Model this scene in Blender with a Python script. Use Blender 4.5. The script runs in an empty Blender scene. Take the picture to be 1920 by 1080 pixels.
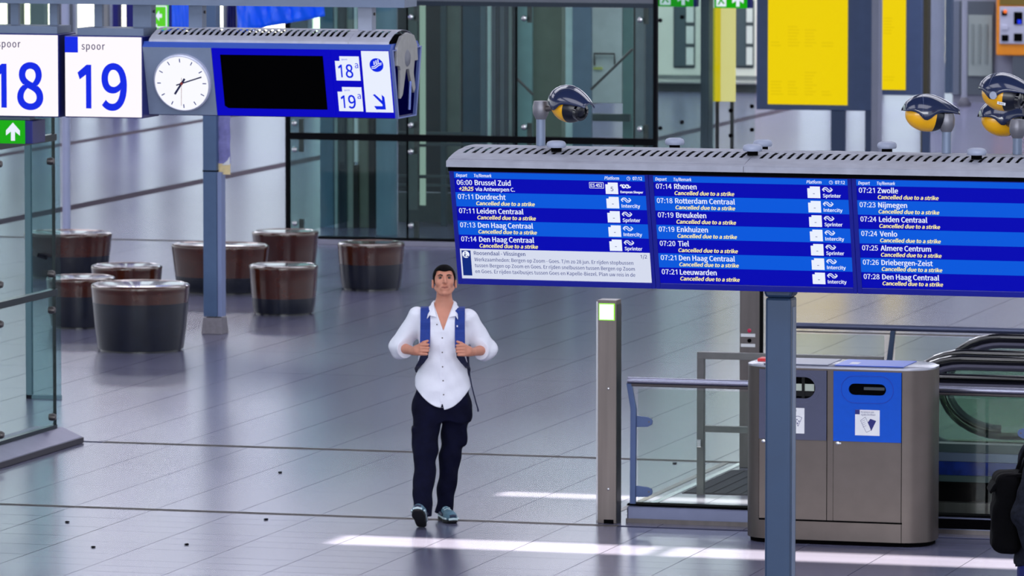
import bpy, bmesh, math, random, os
import numpy as np
from mathutils import Vector, Matrix
random.seed(7)
PI = math.pi
S = bpy.context.scene
COL = S.collection

# ---------------------------------------------------------------- camera, world, sun, exposure
FPX, CAM_H = 11500.0, 5.25
PITCH, YAW = math.atan(983 / FPX), math.radians(16)
cd = bpy.data.cameras.new('camera')
cam = bpy.data.objects.new('camera', cd); COL.objects.link(cam)
cam.location = (0, 0, CAM_H)
cam.rotation_euler = (PI / 2 - PITCH, 0, YAW)
cd.sensor_width = 36; cd.lens = FPX / 1920 * 36; cd.clip_end = 400; cd.clip_start = 1
cd.dof.use_dof = True; cd.dof.focus_distance = 34.5; cd.dof.aperture_fstop = 9
S.camera = cam
S.view_settings.view_transform = 'Standard'
S.view_settings.look = 'None'
S.view_settings.gamma = 1
S.view_settings.use_curve_mapping = False
S.view_settings.exposure = 0.0
S.cycles.transparent_max_bounces = 40; S.cycles.caustics_reflective = False; S.cycles.caustics_refractive = False; S.cycles.sample_clamp_indirect = 1.5; S.cycles.blur_glossy = 1.5; S.cycles.max_bounces = 8
w = bpy.data.worlds.new('world'); S.world = w; w.use_nodes = True
bg = w.node_tree.nodes['Background']
bg.inputs[0].default_value = (0.88, 0.93, 1.0, 1); bg.inputs[1].default_value = 1.5
sl = bpy.data.lights.new('sun', 'SUN'); sl.energy = 36; sl.angle = math.radians(0.7); sl.color = (1, .89, .64)
sun = bpy.data.objects.new('sun', sl); COL.objects.link(sun)
SUN_EL = math.radians(60)
sun.rotation_euler = (PI / 2 - SUN_EL, 0, 0)      # shines towards +Y and down
def area(name, loc, sx, sy, power, color=(1, 1, 1), rot=(0, 0, 0)):
    l = bpy.data.lights.new(name, 'AREA'); l.shape = 'RECTANGLE'; l.size = sx; l.size_y = sy
    l.energy = power; l.color = color
    o = bpy.data.objects.new(name, l); COL.objects.link(o); o.location = loc; o.rotation_euler = rot
    return o
for cx_ in (-24, -15, -6):
    for cy_, pw in ((24, 340), (36, 340), (48, 340), (62, 480), (78, 800), (91, 1100)):
        area('ceiling_fill', (cx_ - (cy_ - 40) * .15, cy_, 9.2), 7, 5, pw, (.88, .89, 1))  # unseen fill lights added under the roof to brighten the hall
area('front_fill', (-4, 4, 6.5), 30, 5, 4200, (.93, .96, 1), (math.radians(80), 0, math.radians(14)))  # unseen fill light added on the camera side to brighten fronts

# ---------------------------------------------------------------- camera geometry (turns a measured spot into a place in the hall)
_f = Vector((-math.sin(YAW) * math.cos(PITCH), math.cos(YAW) * math.cos(PITCH), -math.sin(PITCH)))
_r = Vector((math.cos(YAW), math.sin(YAW), 0)); _u = _r.cross(_f)
_O = Vector((0, 0, CAM_H))
def ray(x, y): return _f * FPX + _r * (x - 960) + _u * (540 - y)
def atz(x, y, z=0.0):
    d = ray(x, y); return _O + d * ((z - CAM_H) / d.z)
def aty(x, y, Y):
    d = ray(x, y); return _O + d * (Y / d.y)

# ---------------------------------------------------------------- materials
def srgb(c):
    return tuple(((v / 255) / 12.92 if v / 255 <= .04045 else ((v / 255 + .055) / 1.055) ** 2.4) for v in c) + (1,)
MATS = {}
def mat(name, c, rough=.5, metal=0.0, noise=0.0, nscale=30, bump=0.0, bscale=80, coat=0.0, spec=.5, stretch=None, emit=0.0):
    if name in MATS: return MATS[name]
    m = bpy.data.materials.new(name); m.use_nodes = True
    nt = m.node_tree; b = nt.nodes['Principled BSDF']
    col = srgb(c)
    b.inputs['Base Color'].default_value = col
    b.inputs['Roughness'].default_value = rough
    b.inputs['Metallic'].default_value = metal
    b.inputs['Coat Weight'].default_value = coat
    b.inputs['Specular IOR Level'].default_value = spec
    if emit:
        b.inputs['Emission Color'].default_value = col; b.inputs['Emission Strength'].default_value = emit
    tc = nt.nodes.new('ShaderNodeTexCoord')
    mp = nt.nodes.new('ShaderNodeMapping'); nt.links.new(tc.outputs['Object'], mp.inputs[0])
    if stretch: mp.inputs['Scale'].default_value = stretch
    n = nt.nodes.new('ShaderNodeTexNoise'); n.inputs['Scale'].default_value = nscale; n.inputs['Detail'].default_value = 4
    nt.links.new(mp.outputs[0], n.inputs[0])
    if noise > 0:
        r = nt.nodes.new('ShaderNodeMapRange'); nt.links.new(n.outputs[0], r.inputs[0])
        r.inputs['From Min'].default_value = .3; r.inputs['From Max'].default_value = .7
        r.inputs['To Min'].default_value = 1 - noise; r.inputs['To Max'].default_value = 1 + noise
        mx = nt.nodes.new('ShaderNodeVectorMath'); mx.operation = 'SCALE'
        mx.inputs[0].default_value = col[:3]; nt.links.new(r.outputs[0], mx.inputs['Scale'])
        nt.links.new(mx.outputs[0], b.inputs['Base Color'])
    if bump > 0:
        n2 = nt.nodes.new('ShaderNodeTexNoise'); n2.inputs['Scale'].default_value = bscale; n2.inputs['Detail'].default_value = 5
        nt.links.new(mp.outputs[0], n2.inputs[0])
        bp = nt.nodes.new('ShaderNodeBump'); bp.inputs['Strength'].default_value = bump; bp.inputs['Distance'].default_value = .01
        nt.links.new(n2.outputs[0], bp.inputs['Height']); nt.links.new(bp.outputs[0], b.inputs['Normal'])
    MATS[name] = m; return m
def emis(name, c, s=1.0, grad=None):
    if name in MATS: return MATS[name]
    m = bpy.data.materials.new(name); m.use_nodes = True; nt = m.node_tree
    b = nt.nodes['Principled BSDF']
    b.inputs['Base Color'].default_value = tuple(v * .08 for v in srgb(c)[:3]) + (1,); b.inputs['Roughness'].default_value = .35
    b.inputs['Specular IOR Level'].default_value = .15
    b.inputs['Emission Color'].default_value = srgb(c); b.inputs['Emission Strength'].default_value = s
    MATS[name] = m; return m
def glass(name, tint, refl=.12, dens=1.0):
    if name in MATS: return MATS[name]
    m = bpy.data.materials.new(name); m.use_nodes = True; nt = m.node_tree; nt.nodes.clear()
    o = nt.nodes.new('ShaderNodeOutputMaterial'); t = nt.nodes.new('ShaderNodeBsdfTransparent')
    t.inputs[0].default_value = srgb(tint)
    g = nt.nodes.new('ShaderNodeBsdfGlossy'); g.inputs['Roughness'].default_value = .04
    fr = nt.nodes.new('ShaderNodeLayerWeight'); fr.inputs[0].default_value = .5
    pw = nt.nodes.new('ShaderNodeMath'); pw.operation = 'POWER'; pw.inputs[1].default_value = 4
    ml = nt.nodes.new('ShaderNodeMath'); ml.operation = 'MULTIPLY_ADD'; ml.inputs[1].default_value = refl * 1.6; ml.inputs[2].default_value = .025
    nt.links.new(fr.outputs['Facing'], pw.inputs[0]); nt.links.new(pw.outputs[0], ml.inputs[0])
    mx = nt.nodes.new('ShaderNodeMixShader')
    nt.links.new(ml.outputs[0], mx.inputs[0]); nt.links.new(t.outputs[0], mx.inputs[1]); nt.links.new(g.outputs[0], mx.inputs[2])
    nt.links.new(mx.outputs[0], o.inputs[0]); MATS[name] = m; return m

M_STEEL = mat('brushed_steel', (114, 106, 104), .34, .85, .12, 20, .05, 200, stretch=(1, 1, .05))
M_STEELD = mat('brushed_steel_dark', (96, 91, 92), .38, .8, .12, 20, .05, 200, stretch=(1, 1, .05))
M_CHROME = mat('chrome', (205, 205, 210), .18, 1.0)
M_BLACK = mat('black_rubber', (8, 9, 12), .5, 0, .1, spec=.2)
M_DARK = mat('dark_cavity', (2, 2, 4), .9, spec=.05)
M_POLEBLUE = mat('blue_grey_painted_steel', (36, 60, 92), .38, .2, .06, 8)
M_SPOST = mat('light_blue_grey_paint', (78, 102, 138), .42, .15, .06, 8)
M_POLEGREY = mat('grey_blue_painted_steel', (112, 126, 152), .45, .2, .06, 8)
M_CAP = mat('light_grey_sheet_metal', (190, 192, 208), .5, .1, .08, 12)
M_NAVY = mat('navy_frame', (8, 16, 120), .38, 0, .05, 8, emit=.35)
M_WHITEP = mat('white_paint', (226, 228, 232), .5, 0, .03)
M_GREYP = mat('pale_grey_paint', (150, 158, 178), .5, .1, .05, 10)

# ---------------------------------------------------------------- mesh building
class MB:
    def __init__(s): s.v = []; s.f = []; s.m = []; s.mi = 0
    def add(s, vs, fs):
        n = len(s.v); s.v += [tuple(v) for v in vs]; s.f += [tuple(i + n for i in f) for f in fs]; s.m += [s.mi] * len(fs); return s
    def box(s, x0, x1, y0, y1, z0, z1):
        if x0 > x1: x0, x1 = x1, x0
        if y0 > y1: y0, y1 = y1, y0
        if z0 > z1: z0, z1 = z1, z0
        return s.add([(x0, y0, z0), (x1, y0, z0), (x1, y1, z0), (x0, y1, z0), (x0, y0, z1), (x1, y0, z1), (x1, y1, z1), (x0, y1, z1)],
              [(3, 2, 1, 0), (4, 5, 6, 7), (0, 1, 5, 4), (1, 2, 6, 5), (2, 3, 7, 6), (3, 0, 4, 7)])
    def prism(s, poly, a, b, axis='y'):
        n = len(poly)
        def P(p, t):
            if axis == 'y': return (p[0], t, p[1])
            if axis == 'x': return (t, p[0], p[1])
            return (p[0], p[1], t)
        vs = [P(p, a) for p in poly] + [P(p, b) for p in poly]
        fs = [tuple(range(n)), tuple(range(2 * n - 1, n - 1, -1))] + [((i + 1) % n, i, i + n, (i + 1) % n + n) for i in range(n)]
        return s.add(vs, fs)
    def loft(s, rings, cap=True):
        n = len(rings[0]); vs = [p for r in rings for p in r]; fs = []
        for k in range(len(rings) - 1):
            for i in range(n):
                j = (i + 1) % n; fs.append((k * n + i, k * n + j, (k + 1) * n + j, (k + 1) * n + i))
        if cap: fs += [tuple(range(n - 1, -1, -1)), tuple(range((len(rings) - 1) * n, len(rings) * n))]
        return s.add(vs, fs)
    def tube(s, pts, r, n=12, flat=1.0):
        pts = [Vector(p) for p in pts]; rs = r if isinstance(r, (list, tuple)) else [r] * len(pts)
        rings = []; ref = None
        for i, p in enumerate(pts):
            t = (pts[min(i + 1, len(pts) - 1)] - pts[max(i - 1, 0)]).normalized()
            if ref is None: ref = Vector((0, 0, 1)) if abs(t.z) < .9 else Vector((0, 1, 0))
            a = (ref - t * ref.dot(t)).normalized(); ref = a; b = t.cross(a)
            rings.append([tuple(p + (a * math.cos(2 * PI * k / n) + b * math.sin(2 * PI * k / n) * flat) * rs[i]) for k in range(n)])
        return s.loft(rings)
    def lathe(s, prof, n=32, c=(0, 0, 0), sx=1, sy=1, axis='z'):
        rings = []
        for r, z in prof:
            ring = []
            for k in range(n):
                a = 2 * PI * k / n; p = (r * math.cos(a) * sx, r * math.sin(a) * sy, z)
                if axis == 'y': p = (p[0], -p[2], p[1])
                if axis == 'x': p = (p[2], p[0], p[1])
                ring.append((p[0] + c[0], p[1] + c[1], p[2] + c[2]))
            rings.append(ring)
        return s.loft(rings)
    def ball(s, c, rx, ry, rz, n=16, m=10):
        return s.lathe([(max(1e-4, math.sin(PI * k / m)), -math.cos(PI * k / m) * rz) for k in range(m + 1)], n, c, rx, ry)
    def build(s, name, mats, parent=None, smooth=False, bevel=0, loc=None, rot=None, seg=2):
        me = bpy.data.meshes.new(name); me.from_pydata(s.v, [], s.f); me.validate()
        for m in (mats if isinstance(mats, (list, tuple)) else [mats]): me.materials.append(m)
        if any(s.m) and len(me.polygons) == len(s.m): me.polygons.foreach_set('material_index', s.m)
        bm = bmesh.new(); bm.from_mesh(me); bmesh.ops.recalc_face_normals(bm, faces=bm.faces); bm.to_mesh(me); bm.free()
        if smooth:
            me.polygons.foreach_set('use_smooth', [True] * len(me.polygons)); me.set_sharp_from_angle(angle=math.radians(38))
        o = bpy.data.objects.new(name, me); COL.objects.link(o)
        if parent is not None: o.parent = parent
        if loc is not None: o.location = loc
        if rot is not None: o.rotation_euler = rot
        if bevel:
            b = o.modifiers.new('bevel', 'BEVEL'); b.width = bevel; b.segments = seg; b.limit_method = 'ANGLE'; b.angle_limit = math.radians(40)
        return o
def tag(o, label=None, cat=None, group=None, kind=None):
    if label: o['label'] = label
    if cat: o['category'] = cat
    if group: o['group'] = group
    if kind: o['kind'] = kind
    return o
def thing(name, label, cat, loc=(0, 0, 0), rz=0, group=None):
    o = bpy.data.objects.new(name, None); COL.objects.link(o); o.location = loc; o.rotation_euler = (0, 0, rz); o.empty_display_size = .1
    return tag(o, label, cat, group)
def sub(name, parent, loc=(0, 0, 0), rot=(0, 0, 0)):
    o = bpy.data.objects.new(name, None); COL.objects.link(o); o.parent = parent; o.location = loc; o.rotation_euler = rot; return o

# ---------------------------------------------------------------- lettering
FONT = None
try:
    fp = os.path.join(bpy.utils.system_resource('DATAFILES'), 'fonts', 'Noto Sans CJK Regular.woff2')
    if os.path.exists(fp): FONT = bpy.data.fonts.load(fp)
except Exception: FONT = None
def _curve(t, size, bold, it, sp=1.0, off=0.0):
    c = bpy.data.curves.new('t', 'FONT'); c.body = t; c.size = size
    if FONT:
        c.font = FONT
    c.offset = off; c.shear = .22 if it else 0; c.resolution_u = 9 if off else 3; c.space_character = sp
    o = bpy.data.objects.new('t', c); COL.objects.link(o)
    dg = bpy.context.evaluated_depsgraph_get(); dg.update()
    me = o.evaluated_get(dg).to_mesh()
    v = np.zeros(len(me.vertices) * 3, np.float32); me.vertices.foreach_get('co', v); v = v.reshape(-1, 3)
    f = [tuple(p.vertices) for p in me.polygons]
    o.evaluated_get(dg).to_mesh_clear(); bpy.data.objects.remove(o); bpy.data.curves.remove(c)
    return v.copy(), f
_h, _ = _curve('H', 1, 0, False); CAP = float(_h[:, 1].max() - _h[:, 1].min())
_gc, _lc = {}, {}
_HH = float(_curve('HH', 1, 0, False)[0][:, 0].max()) - .0
def glyph(ch, off=0.0):
    key = (ch, off)
    if key not in _gc:
        if ch == ' ': _gc[key] = (np.zeros((0, 3), np.float32), [], float(_curve('H H', 1, 0, False)[0][:, 0].max()) - _HH)
        else:
            adv = float(_curve('H' + ch + 'H', 1, 0, False)[0][:, 0].max()) - _HH
            if ch == '1':                                       # a plain figure one without a foot
                h = CAP; p = [(.36, 0), (.36, h), (.285, h), (.11, h * .82), (.15, h * .72), (.272, h * .83), (.272, 0)]
                p = [(x + (off * 2.4 if i in (0, 1) else off * -.4 if i == 3 else 0), y - (off * 2 if i in (4, 5) else 0)) for i, (x, y) in enumerate(p)]; v = np.array([(x * CAP / .733, y, 0) for x, y in p], np.float32); f = [tuple(range(len(p)))]
            else: v, f = _curve(ch, 1, 0, False, 1.0, off)
            _gc[key] = (v, f, adv)
    return _gc[key]
def line(t, it, sp, off=0.0):
    k = (t, it, sp, off)
    if k not in _lc:
        vs, fs, x, n = [], [], 0.0, 0
        for ch in t:
            v, f, adv = glyph(ch, off)
            if len(v):
                w_ = v.copy(); w_[:, 0] += x + (w_[:, 1] * .21 if it else 0); vs.append(w_); fs += [tuple(i + n for i in q) for q in f]; n += len(v)
            x += adv * sp
        _lc[k] = (np.concatenate(vs), fs)
    return _lc[k]
def text(mb, t, x, z, cap, y=-.004, bold=.012, it=False, width=None, align='l', sx=.9, sp=1.0, off=0.0):
    """letters of cap height `cap`, baseline left at (x, z), facing -Y; `width` forces the run's width"""
    v, f = line(t, it, sp, off)
    s = cap / CAP; x0, x1 = v[:, 0].min(), v[:, 0].max()
    kx = (width / (x1 - x0)) if width else s * sx
    off = {'l': 0, 'c': -(x1 - x0) / 2, 'r': -(x1 - x0)}[align]
    n = 3 if bold > .006 else 2
    bw_ = bold * cap * 1.5
    sh = [(0, 0)] if bold <= .001 else [(-1, 0), (1, 0), (0, .5), (0, -.5)] if n == 3 else [(-1, 0), (1, 0)]
    if bold > .025: sh += [(-.5, .4), (.5, .4), (-.5, -.4), (.5, -.4)]
    for q, (dx, dz) in enumerate(sh):                     # heavier strokes: the same outline laid down again a hair to each side
        mb.add([(x + (a - x0 + off) * kx + dx * bw_, y - .00002 * q, z + b * s + dz * bw_) for a, b, _c in v], f)
def quad(mb, x0, x1, z0, z1, y=-.002):
    mb.add([(x0, y, z0), (x1, y, z0), (x1, y, z1), (x0, y, z1)], [(0, 1, 2, 3)])
def poly(mb, pts, y=-.002):
    mb.add([(p[0], y, p[1]) for p in pts], [tuple(range(len(pts)))])
def disc(mb, cx, cz, r, y=-.002, n=28, r0=0.0):
    if r0 == 0: poly(mb, [(cx + r * math.cos(2 * PI * k / n), cz + r * math.sin(2 * PI * k / n)) for k in range(n)], y)
    else:
        vs = [(cx + q * math.cos(2 * PI * k / n), y, cz + q * math.sin(2 * PI * k / n)) for q in (r, r0) for k in range(n)]
        mb.add(vs, [(k, (k + 1) % n, n + (k + 1) % n, n + k) for k in range(n)])
def stroke(mb, pts, wd, y=-.003):
    for (a, b), (c, d) in zip(pts, pts[1:]):
        L = math.hypot(c - a, d - b) or 1; nx, nz = -(d - b) / L * wd / 2, (c - a) / L * wd / 2
        poly(mb, [(a + nx, b + nz), (c + nx, d + nz), (c - nx, d - nz), (a - nx, b - nz)], y)

# ---------------------------------------------------------------- floor
def floor_mat(name, base, rough, seam=False, var=.05):
    m = bpy.data.materials.new(name); m.use_nodes = True; nt = m.node_tree; b = nt.nodes['Principled BSDF']
    b.inputs['Roughness'].default_value = rough; b.inputs['Specular IOR Level'].default_value = .65
    g = nt.nodes.new('ShaderNodeNewGeometry')
    mp = nt.nodes.new('ShaderNodeMapping'); mp.inputs['Scale'].default_value = (1, .35, 1); nt.links.new(g.outputs['Position'], mp.inputs[0])
    n = nt.nodes.new('ShaderNodeTexNoise'); n.inputs['Scale'].default_value = .5; n.inputs['Detail'].default_value = 2
    nt.links.new(mp.outputs[0], n.inputs[0])
    oi = nt.nodes.new('ShaderNodeObjectInfo')
    r = nt.nodes.new('ShaderNodeMapRange'); r.inputs['From Min'].default_value = .3; r.inputs['From Max'].default_value = .7
    r.inputs['To Min'].default_value = 1 - var; r.inputs['To Max'].default_value = 1 + var; nt.links.new(n.outputs[0], r.inputs[0])
    r2 = nt.nodes.new('ShaderNodeMapRange'); r2.inputs['To Min'].default_value = .97; r2.inputs['To Max'].default_value = 1.03
    nt.links.new(oi.outputs['Random'], r2.inputs[0])
    mu = nt.nodes.new('ShaderNodeMath'); mu.operation = 'MULTIPLY'; nt.links.new(r.outputs[0], mu.inputs[0]); nt.links.new(r2.outputs[0], mu.inputs[1])
    sc = nt.nodes.new('ShaderNodeVectorMath'); sc.operation = 'SCALE'; sc.inputs[0].default_value = srgb(base)[:3]
    nt.links.new(mu.outputs[0], sc.inputs['Scale']); nt.links.new(sc.outputs[0], b.inputs['Base Color'])
    rr = nt.nodes.new('ShaderNodeMapRange'); rr.inputs['To Min'].default_value = rough - .03; rr.inputs['To Max'].default_value = rough + .03
    nt.links.new(n.outputs[0], rr.inputs[0]); nt.links.new(rr.outputs[0], b.inputs['Roughness'])
    return m
M_FLOOR = floor_mat('polished_grey_stone', (97, 97, 122), .22)
M_JOINT = mat('dark_joint', (52, 52, 64), .9, spec=0)
floor = MB().box(-52, 12, -12, 106, -.2, -.006).build('floor', M_JOINT); tag(floor, kind='structure')
TW = .611; X0 = -13.68
tracks_y = (40.67, 44.65, 63.9)
def tile(x0, x1, y0, y1, cache={}):
    k = (round(x1 - x0, 3), round(y1 - y0, 3))
    if k not in cache:
        o = MB().box(0, k[0] - .0055, 0, k[1] - .0055, -.006, 0).build('tile', M_FLOOR, floor); cache[k] = o.data
    else:
        o = bpy.data.objects.new('tile', cache[k]); COL.objects.link(o); o.parent = floor
    o.location = (x0, y0, 0)
cols = lambda a, b: range(int(math.floor((a - X0) / TW)), int(math.ceil((b - X0) / TW)))
for i in cols(-14.2, -7.0):                                    # small tiles in front of the first rail
    y = 40.63; k = 0
    pat = [[.29, .29, .58, .29], [.29, .58, .29, .29], [.29, .29, .29, .29, .58]][i % 3]
    while y > 37.16:
        h = pat[k % len(pat)]
        if y - h < 37.3: h = y - 37.15
        tile(X0 + i * TW, X0 + (i + 1) * TW, y - h, y); y -= h; k += 1
    EDGE = y
for i in cols(-16.2, -8):                                      # large slabs between the rails
    for k in range(3): tile(X0 + i * TW, X0 + (i + 1) * TW, 40.71 + k * 1.3, 40.71 + (k + 1) * 1.3)
for i in cols(-17.8, -9):
    for k in range(3): tile(X0 + i * TW, X0 + (i + 1) * TW, 44.69 + k * 1.83, 44.69 + (k + 1) * 1.83)
fb = MB()
def slabs(xa, xb, ya, yb, dy, skip=None):
    for i in cols(xa, xb):
        y = ya
        while y < yb - .01:
            x0, x1, y1 = X0 + i * TW, X0 + (i + 1) * TW, min(y + dy, yb)
            if not (skip and skip(i, y)):
                fb.add([(x0, y, 0), (x1 - .0055, y, 0), (x1 - .0055, y1 - .0055, 0), (x0, y1 - .0055, 0)], [(0, 1, 2, 3)])
            y += dy
c1 = cols(-16.2, -8); c2 = cols(-17.8, -9)
slabs(-40, 6, 50.18, 63.86, 1.83)
slabs(-40, 6, 44.69, 50.18, 1.83, lambda i, y: i in c2)
slabs(-40, 6, 40.71, 44.61, 1.3, lambda i, y: i in c1)
c0 = cols(-14.2, -7.0)
slabs(-40, 6, 37.13, 40.63, .5, lambda i, y: i in c0)
fb.add([(X0 + c0[0] * TW, 36.9, 0), (X0 + (c0[-1] + 1) * TW, 36.9, 0), (X0 + (c0[-1] + 1) * TW, 37.15, 0), (X0 + c0[0] * TW, 37.15, 0)], [(0, 1, 2, 3)])
fb.add([(-50, -10, 0), (11, -10, 0), (11, 36.9, 0), (-50, 36.9, 0)], [(0, 1, 2, 3)])
for a, b in ((-50, -33.5), (-33.4, -29.45), (-29.2, -25.2), (-24.9, -21.85), (-21.6, -11.75), (-11.5, 11)):
    fb.add([(a, 63.94, 0), (b, 63.94, 0), (b, 105.9, 0), (a, 105.9, 0)], [(0, 1, 2, 3)])
fb.add([(-21.85, 63.94, 0), (-21.6, 63.94, 0), (-21.6, 79, 0), (-21.85, 79, 0)], [(0, 1, 2, 3)])
pv = fb.build('paving', M_FLOOR, floor); pv['kind'] = 'stuff'
for k, (yy, wd) in enumerate(((tracks_y[0], .03), (tracks_y[1], .035), (tracks_y[2], .06))):
    for q, off in enumerate((-wd, wd)):
        b = MB(); b.box(-16.1 if k < 2 else -40, -10.9 if k < 2 else -21, yy + off - .007, yy + off + .007, -.006, .003)
        b.build('rail_edge', M_STEELD, floor)
    MB().box(-40, 6, yy - .04, yy + .04, -.006, -.004).build('rail_bed', mat('rail_bed', (60, 62, 84), .9, 0, spec=0), floor)
M_STRIP = mat('brown_grey_gutter', (76, 71, 79), .95, 0, .1, 5, spec=0)
for n_, (a, b) in enumerate(((-29.45, -29.2), (-25.2, -24.9), (-21.85, -21.6), (-11.75, -11.5))):
    MB().box(a, b, (64, 64, 79, 55.8)[n_], 92, -.006, -.003).build('gutter', M_STRIP, floor)
lt = MB()
for (x, y) in ((175, 1027), (350, 1022), (499, 975), (525, 887), (126, 980), (1265, 870)):
    p = atz(x, y, 0); lt.ball((p.x, p.y, .006), .018, .02, .006, 8, 4)
lt.build('litter', M_DARK, floor)['kind'] = 'stuff'

# ---------------------------------------------------------------- unseen roof, its two slots placed to shape the sun into floor streaks
CZ = 9.6
dy = (CZ + .1) / math.tan(SUN_EL)
M_CEIL = mat('grey_ceiling', (120, 126, 140), .7, 0, .04, 2)
cb = MB()
slots = [(39.43 - dy, .58, [(-12.55, -10.32), (-10.22, 4)]), (42.27 - dy, .36, [(-12.2, 4)])]
ys = [-12]
for yc, wd, segs in slots:
    cb.box(-50, 10, ys[-1], yc - wd / 2, CZ, CZ + .2)
    x = -50
    for a, b in segs: cb.box(x, a, yc - wd / 2, yc + wd / 2, CZ, CZ + .2); x = b
    cb.box(x, 10, yc - wd / 2, yc + wd / 2, CZ, CZ + .2)
    ys.append(yc + wd / 2)
cb.box(-50, 10, ys[-1], 99, CZ, CZ + .2)
ceil = cb.build('ceiling', M_CEIL); tag(ceil, kind='structure')

# ---------------------------------------------------------------- back wall with tall windows
M_WALL = mat('grey_wall_panel', (120, 126, 136), .6, 0, .06, 2)
M_WALLD = mat('dark_wall_panel', (84, 90, 102), .6, 0, .1, 2)
WY = 98.0
bw = MB()
bw.box(-50, 10, WY, WY + .3, 7.4, CZ)
wins = []
wx = lambda px: aty(px, 60, WY).x
xs = -50.0
for a, b in ((-640, -520), (-490, -360), (-335, -215), (-190, -80), (-55, 15), (32, 108), (134, 183), (203, 300), (330, 420), (450, 540), (575, 640), (760, 820), (1010, 1080), (1238, 1312), (1335, 1425), (1440, 1560), (1580, 1628), (1648, 1728), (1746, 1845), (1865, 1985), (2010, 2130), (2160, 2330)):
    a, b = wx(a), wx(b); wins.append((a, b)); bw.box(xs, a, WY, WY + .3, 0, 7.4); xs = b
bw.box(xs, 10, WY, WY + .3, 0, 7.4)
tag(bw.build('wall_back', M_WALLD), kind='structure')
M_WINGL = glass('window_glass', (236, 242, 244), .08)
for k, (a, b) in enumerate(wins):
    wn = MB().box(a, b, WY + .13, WY + .15, 0, 7.4).build('window_%d' % (k + 1), M_WINGL); tag(wn, kind='structure')
    f = MB(); f.box(a, a + .05, WY + .08, WY + .2, 0, 7.4).box(b - .05, b, WY + .08, WY + .2, 0, 7.4)
    for z in (2.4, 4.9): f.box(a + .05, b - .05, WY + .08, WY + .2, z, z + .07)
    f.build('window_frame', M_GREYP, wn)
# street seen through the back windows
MB().box(-140, 60, 109, 220, -.25, -.15).build('ground', mat('light_paving', (205, 200, 192), .8, 0, .05, 1))['kind'] = 'structure'

# ---------------------------------------------------------------- gantry pieces shared by the two overhead signs
def vent_cap(parent, x0, x1, half, z0, rise, sy0, sy1, pitch=.0475, sw=.019, joints=(), mcap=None):
    """arched sheet-metal cap with real slots, running along X"""
    prof = []
    N = 18
    for i in range(N + 1):
        y = -half + 2 * half * i / N
        prof.append((y, z0 + rise * (1 - (abs(y) / half) ** 2.3)))
    def zz(y): return z0 + rise * (1 - (abs(y) / half) ** 2.3)
    ysl = sorted(set([-half, -half * .93, -half * .82, sy0, (sy0 + sy1) / 2, sy1, sy1 * .55, sy1 * .25, 0] + [-v for v in (-half, -half * .93, -half * .82, sy0, (sy0 + sy1) / 2, sy1, sy1 * .55, sy1 * .25)]))
    b = MB(); e = [x0] + list(joints) + [x1]
    for q in range(len(e) - 1):
        c = MB(); a, z_ = e[q] + .001, e[q + 1] - .001
        n = int((z_ - a - .03) / pitch); xs_ = []
        for i in range(n):
            xc = a + .03 + pitch * (i + .5); xs_.append((xc - sw / 2, xc + sw / 2))
        for y0_, y1_ in zip(ysl, ysl[1:]):
            slot = (sy0 - 1e-6 <= y0_ and y1_ <= sy1 + 1e-6) or (-sy1 - 1e-6 <= y0_ and y1_ <= -sy0 + 1e-6)
            if not slot:
                c.add([(a, y0_, zz(y0_)), (z_, y0_, zz(y0_)), (z_, y1_, zz(y1_)), (a, y1_, zz(y1_))], [(0, 1, 2, 3)])
            else:
                px = a
                for s0, s1 in xs_ + [(z_, z_)]:
                    c.add([(px, y0_, zz(y0_)), (s0, y0_, zz(y0_)), (s0, y1_, zz(y1_)), (px, y1_, zz(y1_))], [(0, 1, 2, 3)]); px = s1
        c.add([(a, -half, z0 + .001), (z_, -half, z0 + .001), (z_, -half, z0 - .03), (a, -half, z0 - .03)], [(0, 1, 2, 3)])
        c.add([(a, half, z0 + .001), (z_, half, z0 + .001), (z_, half, z0 - .03), (a, half, z0 - .03)], [(0, 1, 2, 3)])
        o = c.build('cap', mcap or M_CAP, parent)
        sd = o.modifiers.new('t', 'SOLIDIFY'); sd.thickness = .002; sd.offset = -1
    d = MB(); d.prism([(y, zz(y) - .034) for y in np.linspace(-half * .93, half * .93, 13)] + [(half * .9, z0 - .08), (-half * .9, z0 - .08)], x0 + .01, x1 - .01, 'x')
    d.build('cap_liner', M_DARK, parent)
    return zz

# ---------------------------------------------------------------- departure board
BY = 30.75
tl = aty(851, 322, 30.35); ZT = tl.z; SL = tl.x
bd = thing('departure_board', 'long blue departure board of lit screens listing cancelled trains, on a dark blue post', 'departure board', (-7.37, BY, 0))
OX = -7.37
BL, BR = SL - OX - .012, SL - OX + 4.28
TILT = math.atan2(.16, .59)
SW, SH, UP = 1.02, .585, 1.065
topz, botz = ZT + .035, ZT - SH * math.cos(TILT) - .028
yt = 30.35 - BY; slope = math.tan(TILT)
fy = lambda z: yt + (ZT - z) * slope                      # front face of the body
body = MB(); body.prism([(fy(topz) + .03, topz), (-fy(topz) - .03, topz), (-fy(botz) - .03, botz), (fy(botz) + .03, botz)], BL + .006, BR - .006, 'x')
body.build('housing', M_DARK, bd)
E_ROWD = emis('screen_dark_blue', (2, 6, 180), .9); E_ROWL = emis('screen_mid_blue', (6, 90, 222), .9)
E_WHITE = emis('screen_white', (232, 238, 252), .95); E_YEL = emis('screen_yellow', (255, 240, 150), 1.0)
E_PAPER = emis('screen_panel', (222, 228, 246), .85); E_INK = emis('screen_ink', (14, 40, 120), 1.0)
K = 1.02 / 368.0                                          # metres per photo pixel on a screen
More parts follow.
